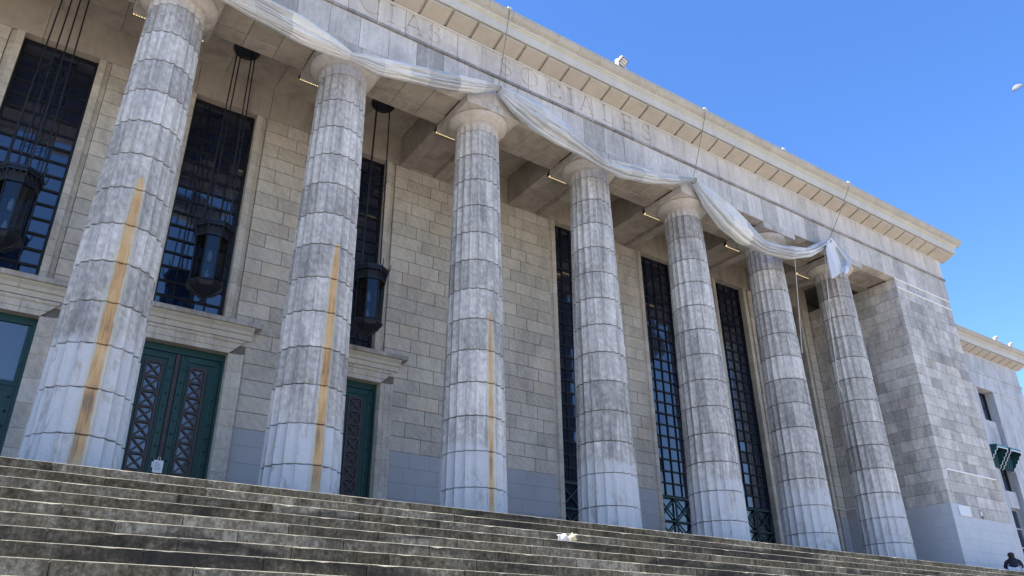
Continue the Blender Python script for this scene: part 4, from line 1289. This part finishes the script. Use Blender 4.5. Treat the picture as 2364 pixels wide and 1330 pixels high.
# ================================================================== FLOODLIGHTS
def floodlight(P, s, label, yaw):
    o = thing('floodlight', P, label, 'floodlight')
    o.rotation_euler = (0, 0, yaw); o.scale = (s, s, s)
    K = lambda n_, mb, mat: mb.build(n_, mat, o, world=False)
    tilt = Matrix.Translation((0, -0.16, 0.20)) @ Matrix.Rotation(R(-34), 4, 'X')
    def rot(mb):
        mb.v = [tuple(tilt @ Vector(q)) for q in mb.v]; return mb
    mb = MB(); mb.cham(-0.20, 0.20, -0.17, 0.17, 0.0, 0.10, 0.02); K('body', rot(mb), M['greywhite'])
    mb = MB(); mb.box(-0.185, 0.185, -0.155, 0.155, -0.02, 0.002); K('bezel', rot(mb), M['black'])
    for k in range(3):
        mb = MB(); mb.box(-0.16, 0.16, -0.13 + k * 0.09, -0.06 + k * 0.09, -0.026, -0.019); K('lens', rot(mb), M['steel'])
    for k in range(5):
        mb = MB(); mb.box(-0.17 + k * 0.08, -0.15 + k * 0.08, -0.13, 0.13, 0.101, 0.15); K('fin', rot(mb), M['white'])
    mb = MB()
    for q in (-0.225, 0.225): mb.box(q - 0.012, q + 0.012, -0.10, 0.04, -0.02, 0.30)
    mb.box(-0.213, 0.213, -0.06, 0.06, -0.018, 0.008); K('yoke', mb, M['white'])
    return o
floodlight((11.62, -1.45, 13.31), 0.78, 'white floodlight standing on the edge of the main gutter against the sky', R(10))
for k, (u, v_) in enumerate(((2297, 785), (2333, 803))):
    P = onY(u, v_, 2.95)
    floodlight((P.x, 2.95, 12.91), 0.6, ['larger white floodlight on the gutter of the side wing', 'small white floodlight on the side wing gutter, nearer the right edge'][k], R(5))

# ================================================================== PIER FITTINGS
CL = ['white conduit under the architrave along the top of the pier', 'white conduit one course below the top of the pier', 'white conduit across the front of the pier above the small plaques']
for i, (a, b, z) in enumerate(((25.72, 29.6, 10.565), (25.78, 29.58, 10.21), (25.98, 29.32, 3.40))):
    mb = MB(); mb.box(a, b, PYF - 0.035, PYF - 0.004, z - 0.018, z + 0.018)
    k = a + 0.4
    while k < b: mb.box(k, k + 0.03, PYF - 0.042, PYF - 0.003, z - 0.026, z + 0.026); k += 0.9
    tag(mb.build('conduit', M['white']), CL[i], 'conduit')
mb = MB(); mb.box(24.9, PXL - 0.01, YW - 0.05, YW - 0.012, 2.585, 2.615); mb.box(PXL - 0.045, PXL - 0.012, 2.2, YW - 0.05, 2.585, 2.615)
tag(mb.build('conduit', M['white']), 'short white conduit in the shaded corner behind the last column', 'conduit')
M['plaque'] = plain('pale_plaque', (0.60, 0.60, 0.62), 0.5, var=0.05)
plq = thing('wall_plaque', (26.52, PYF, 2.0), 'pale stone plaque on the pier above the grey paint', 'plaque')
mb = MB(); mb.cham(26.16, 26.88, PYF - 0.03, PYF - 0.004, 1.87, 2.22, 0.006); mb.build('slab', M['plaque'], plq)
for k in range(4):
    mb = MB(); mb.box(26.24, 26.78 - 0.08 * (k % 2), PYF - 0.033, PYF - 0.0305, 2.14 - k * 0.07, 2.155 - k * 0.07); mb.build('engraved_line', M['steel'], plq)
sg = thing('hourglass_sign', (27.6, PYF, 2.05), 'small black and white hourglass sign on the pier beside the plaque', 'sign')
mb = MB(); mb.prism_y([(27.55, 2.16), (27.68, 2.16), (27.645, 2.05), (27.68, 1.97), (27.55, 1.97), (27.585, 2.05)], PYF - 0.02, PYF - 0.006); mb.build('white_panel', M['white'], sg)
mb = MB(); mb.prism_y([(27.56, 2.185), (27.67, 2.185), (27.615, 2.08)], PYF - 0.024, PYF - 0.0205); mb.prism_y([(27.615, 2.02), (27.68, 1.94), (27.615, 1.86), (27.55, 1.94)], PYF - 0.024, PYF - 0.0205); mb.build('black_mark', M['black'], sg)

# ================================================================== AWNINGS ON THE WING
M['teal'] = plain('teal_awning', (0.008, 0.058, 0.070), 0.7, var=0.25, scale=4)
M['tealtop'] = plain('sunlit_teal_cloth', (0.05, 0.22, 0.26), 0.7, var=0.15, scale=4)  # lighter copy of the awning teal, sunlight on hood and valance painted in
def awning(x0, x1, zt, label):
    o = thing('window_awning', ((x0 + x1) / 2, WY, zt - 1.05), label, 'awning', 'scalloped awnings on the wing')
    yw = WY - 0.01; D = 0.62; zb = zt - 1.05; zl = zt - 0.22
    # sloping hood and its light scalloped front
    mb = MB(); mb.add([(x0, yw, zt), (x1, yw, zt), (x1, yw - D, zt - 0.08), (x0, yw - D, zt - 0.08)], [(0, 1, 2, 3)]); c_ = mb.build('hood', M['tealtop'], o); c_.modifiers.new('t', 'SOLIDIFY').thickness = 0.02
    mb = MB(); ed = MB(); n_ = 6; w_ = (x1 - x0) / n_
    for k in range(n_):
        c = x0 + (k + 0.5) * w_
        arc = [(c + w_ / 2 * math.cos(math.pi + t * math.pi / 8), zl + 0.05 + 0.05 * math.sin(math.pi + t * math.pi / 8)) for t in range(9)]
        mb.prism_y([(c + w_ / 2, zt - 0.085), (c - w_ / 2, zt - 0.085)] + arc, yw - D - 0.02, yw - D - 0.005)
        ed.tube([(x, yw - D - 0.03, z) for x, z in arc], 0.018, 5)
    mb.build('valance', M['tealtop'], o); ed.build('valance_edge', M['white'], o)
    # pleated cheeks with scalloped lower edges
    for x in (x0, x1):
        mb = MB(); ed = MB()
        A, B = Vector((yw, zb)), Vector((yw - D, zl)); n_ = 5
        dirv = (B - A); nrm = Vector((-dirv.y, dirv.x)).normalized()
        if nrm.y > 0: nrm = -nrm
        low = []
        for k in range(n_):
            for t in range(7):
                q = (k + t / 6) / n_
                low.append(A + dirv * q + nrm * (0.055 * math.sin(math.pi * t / 6)))
        top_ = [Vector((yw - D, zt - 0.09)), Vector((yw, zt - 0.01))]
        v = [(x, q.x, q.y) for q in low + top_]
        c0 = len(v); v.append((x, yw - 0.05, zt - 0.3))
        mb.add(v, [(k, (k + 1) % c0, c0) for k in range(c0)])
        c_ = mb.build('cheek', M['teal'], o); c_.modifiers.new('t', 'SOLIDIFY').thickness = 0.015
        ed.tube([(x, q.x, q.y) for q in low], 0.016, 5); ed.build('cheek_edge', M['white'], o)
    # folded cloth inside
    for k in range(5):
        q = x0 + (x1 - x0) * (k + 0.5) / 5
        mb = MB(); mb.tube([(q, yw - 0.05, zt - 0.12), (q + 0.02, yw - 0.04, zt - 0.55), (q, yw - 0.03, zb + 0.05)], [0.08, 0.10, 0.07], 8); mb.build('fold', M['teal'], o, smooth=60)
    return o
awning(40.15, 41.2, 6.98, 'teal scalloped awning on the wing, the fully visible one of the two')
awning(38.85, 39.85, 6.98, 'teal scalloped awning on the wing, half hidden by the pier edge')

# ================================================================== PAPER NOTICE ON THE DOOR
nt_ = thing('paper_notice', (1.885, 3.2, 1.16), 'white sheet of paper with printed lines hung on the green double door', 'notice')
yd = YW + 0.24
mb = MB(); mb.cham(1.79, 1.985, yd - 0.092, yd - 0.084, 1.14, 1.40, 0.002); mb.build('sheet', M['white'], nt_)
M['ink'] = plain('blue_grey_ink', (0.16, 0.19, 0.32), 0.8)
for k, w_ in enumerate((0.06, 0.11, 0.10, 0.12, 0.13, 0.12)):
    mb = MB(); mb.box(1.82, 1.82 + w_, yd - 0.0945, yd - 0.0925, 1.345 - k * 0.03, 1.353 - k * 0.03); mb.build('printed_line', M['ink'], nt_)
mb = MB(); mb.tube([(1.86, yd - 0.088, 1.40), (1.875, yd - 0.088, 1.47), (1.905, yd - 0.088, 1.47), (1.915, yd - 0.088, 1.40)], 0.008, 5); mb.build('string_loop', M['string'], nt_)
mb = MB(); mb.box(1.76, 1.785, yd - 0.09, yd - 0.062, 1.24, 1.36); mb.build('handle', M['steel'], nt_)

# ================================================================== LITTER ON THE STEPS
bag = thing('crumpled_paper', (7.72, -2.88, -0.50), 'crumpled white paper bag lying on a step below the gap between two columns', 'litter')
def crumple(n1, x0, x1, y0, z0, h, mat, seed):
    rnd = random.Random(seed); nx, nz = 12, 7; v = []; f = []
    for j in range(nz + 1):
        for i in range(nx + 1):
            s, t = i / nx, j / nz
            q = noise.noise(Vector((s * 3 + seed, t * 3, 0)))
            v.append((x0 + (x1 - x0) * s + 0.03 * noise.noise(Vector((t * 4, s * 4, seed))), y0 - 0.05 * math.sin(math.pi * t) - 0.05 * q, z0 + h * t * (1 - 0.35 * abs(s - 0.6)) + 0.02 * q))
    for j in range(nz):
        for i in range(nx): f.append((j * (nx + 1) + i, j * (nx + 1) + i + 1, (j + 1) * (nx + 1) + i + 1, (j + 1) * (nx + 1) + i))
    mb = MB(); mb.add(v, f); o = mb.build(n1, mat, bag); o.modifiers.new('t', 'SOLIDIFY').thickness = 0.006
M['paper'] = plain('white_paper', (0.50, 0.50, 0.52), 0.6, var=0.06)
M['cream'] = plain('cream_paper', (0.50, 0.46, 0.32), 0.6, var=0.06)
crumple('bag_side', 7.57, 7.88, Y_TOP - 2 * TREAD - 0.03, -3 * RISE + 0.01, 0.17, M['paper'], 3)
crumple('bag_flap', 7.84, 7.96, Y_TOP - 2 * TREAD - 0.06, -3 * RISE + 0.06, 0.15, M['cream'], 8)

# ================================================================== SEATED PERSON
per_yaw = R(-62)
per = thing('person', (26.85, -1.72, 0.0), 'person in dark hooded jacket and pale jeans sitting atop the stairs', 'person')
per.rotation_euler = (0, 0, per_yaw); per.scale = (0.9, 0.9, 0.93)
def skinned(name, joints, edges_, mat, root_i=0, sub=2):
    me = bpy.data.meshes.new(name)
    me.from_pydata([j[:3] for j in joints], edges_, [])
    o = link(name, me, per, world=False)
    sk = o.modifiers.new('skin', 'SKIN'); sk.use_smooth_shade = True
    sl = me.skin_vertices[0].data if me.skin_vertices else None
    if sl is None:
        bpy.context.view_layer.objects.active = o
        sl = me.skin_vertices[0].data
    for i, j in enumerate(joints):
        sl[i].radius = (j[3], j[4] if len(j) > 4 else j[3]); sl[i].use_root = (i == root_i)
    s = o.modifiers.new('sub', 'SUBSURF'); s.levels = sub; s.render_levels = sub
    me.materials.append(mat)
    return o
M['jacket'] = plain('dark_jacket', (0.012, 0.014, 0.026), 0.85, var=0.3)
M['jeans'] = plain('pale_jeans', (0.42, 0.46, 0.54), 0.85, var=0.12)
M['skin'] = plain('skin', (0.45, 0.28, 0.20), 0.6, var=0.05)
M['hair'] = plain('dark_hair', (0.012, 0.010, 0.010), 0.7, var=0.3)
# body: torso leaning forward over the knees (seen from behind), arms resting forward
J = [(0, 0.02, 0.14, 0.17, 0.13), (0, 0.05, 0.27, 0.165, 0.12), (0, 0.12, 0.37, 0.17, 0.12), (0, 0.17, 0.44, 0.11, 0.10), (0, 0.19, 0.50, 0.062, 0.062), (0, 0.20, 0.565, 0.075, 0.085), (0, 0.205, 0.625, 0.072, 0.085),
     (-0.20, 0.13, 0.39, 0.075), (-0.29, 0.16, 0.22, 0.06), (-0.17, 0.36, 0.22, 0.045), (-0.10, 0.43, 0.22, 0.03),
     (0.20, 0.13, 0.39, 0.075), (0.26, 0.17, 0.21, 0.06), (0.15, 0.36, 0.22, 0.045), (0.08, 0.43, 0.22, 0.03)]
Ed = [(0, 1), (1, 2), (2, 3), (3, 4), (4, 5), (5, 6), (3, 7), (7, 8), (8, 9), (9, 10), (3, 11), (11, 12), (12, 13), (13, 14)]
skinned('body', J, Ed, M['jacket'])
JL = [(0, 0.0, 0.11, 0.17, 0.12), (-0.11, 0.06, 0.11, 0.105), (-0.16, 0.42, 0.30, 0.075), (-0.15, 0.50, 0.05, 0.05), (0.11, 0.06, 0.11, 0.105), (0.16, 0.42, 0.30, 0.075), (0.15, 0.50, 0.05, 0.05)]
skinned('jeans', JL, [(0, 1), (1, 2), (2, 3), (0, 4), (4, 5), (5, 6)], M['jeans'])
mb = MB(); mb.lathe([(0.02, 0.705), (0.07, 0.695), (0.105, 0.655), (0.112, 0.605), (0.098, 0.555), (0.07, 0.525)], 16, (0, 0.195)); mb.build('hair', M['hair'], per, smooth=80, world=False)
mb = MB(); mb.lathe([(0.10, 0.44), (0.125, 0.47), (0.125, 0.505), (0.105, 0.525), (0.08, 0.52)], 16, (0, 0.17)); mb.build('hood', M['jacket'], per, smooth=80, world=False)
mb = MB()
for s in (-1, 1): mb.cham(s * 0.15 - 0.05, s * 0.15 + 0.05, 0.46, 0.72, 0.0, 0.08, 0.02)
mb.build('shoes', M['black'], per, world=False)

# ================================================================== MOON
mt, nt, ns, ls, bs = nodes('moon_rock')
tc = ns.new('ShaderNodeTexCoord')
rr = ramp(ns, [(0.38, (0.22, 0.24, 0.26)), (0.62, (0.36, 0.37, 0.37))]); ls.new(tex_noise(ns, ls, tc.outputs['Generated'], 3.0, 5, 0.6), rr.inputs[0])
ls.new(rr.outputs[0], bs.inputs['Base Color']); bs.inputs['Roughness'].default_value = 1.0; bs.inputs['Specular IOR Level'].default_value = 0
# towards the terminator the disc sinks into the bright air in front of it
gm = ns.new('ShaderNodeNewGeometry'); dt = ns.new('ShaderNodeVectorMath'); dt.operation = 'DOT_PRODUCT'
ls.new(gm.outputs['True Normal'], dt.inputs[0]); dt.inputs[1].default_value = SUN_DIR
ab = math_(ns, ls, 'MULTIPLY', math_(ns, ls, 'ABSOLUTE', dt.outputs['Value']), 2.2, clamp=True)
tr_ = ns.new('ShaderNodeBsdfTransparent'); mx_ = ns.new('ShaderNodeMixShader')
ls.new(math_(ns, ls, 'MULTIPLY', ab, 0.85), mx_.inputs[0]); ls.new(tr_.outputs[0], mx_.inputs[1]); ls.new(bs.outputs[0], mx_.inputs[2]); ls.new(mx_.outputs[0], ns['Material Output'].inputs[0])
MD = Vector((0.8090, 0.2280, 0.5420)).normalized()
D_ = 9000.0; r_ = D_ * 12.0 / 2060.0
# only the sunlit half can be told from the blue sky: a quarter sphere turned to the sun and the viewer
e1 = (SUN_DIR - MD * SUN_DIR.dot(MD)).normalized(); e3 = -MD; e2 = e3.cross(e1)
v = []; f = []; na, nb = 24, 24
for a in range(na + 1):
    for b in range(nb + 1):
        th = math.pi * a / na; ph = (math.pi * b / nb) - math.pi / 2
        ph = -math.pi / 2 + (math.pi) * b / nb
        d = e2 * math.cos(th) + (e1 * math.cos(ph) + e3 * math.sin(ph)) * math.sin(th)
        v.append(MD * D_ + d * r_)
for a in range(na):
    for b in range(nb): f.append((a * (nb + 1) + b, a * (nb + 1) + b + 1, (a + 1) * (nb + 1) + b + 1, (a + 1) * (nb + 1) + b))
mb = MB(); mb.add(v, f); tag(mb.build('moon', mt, smooth=80), 'pale half moon in the blue sky at the right edge of the picture', 'moon')
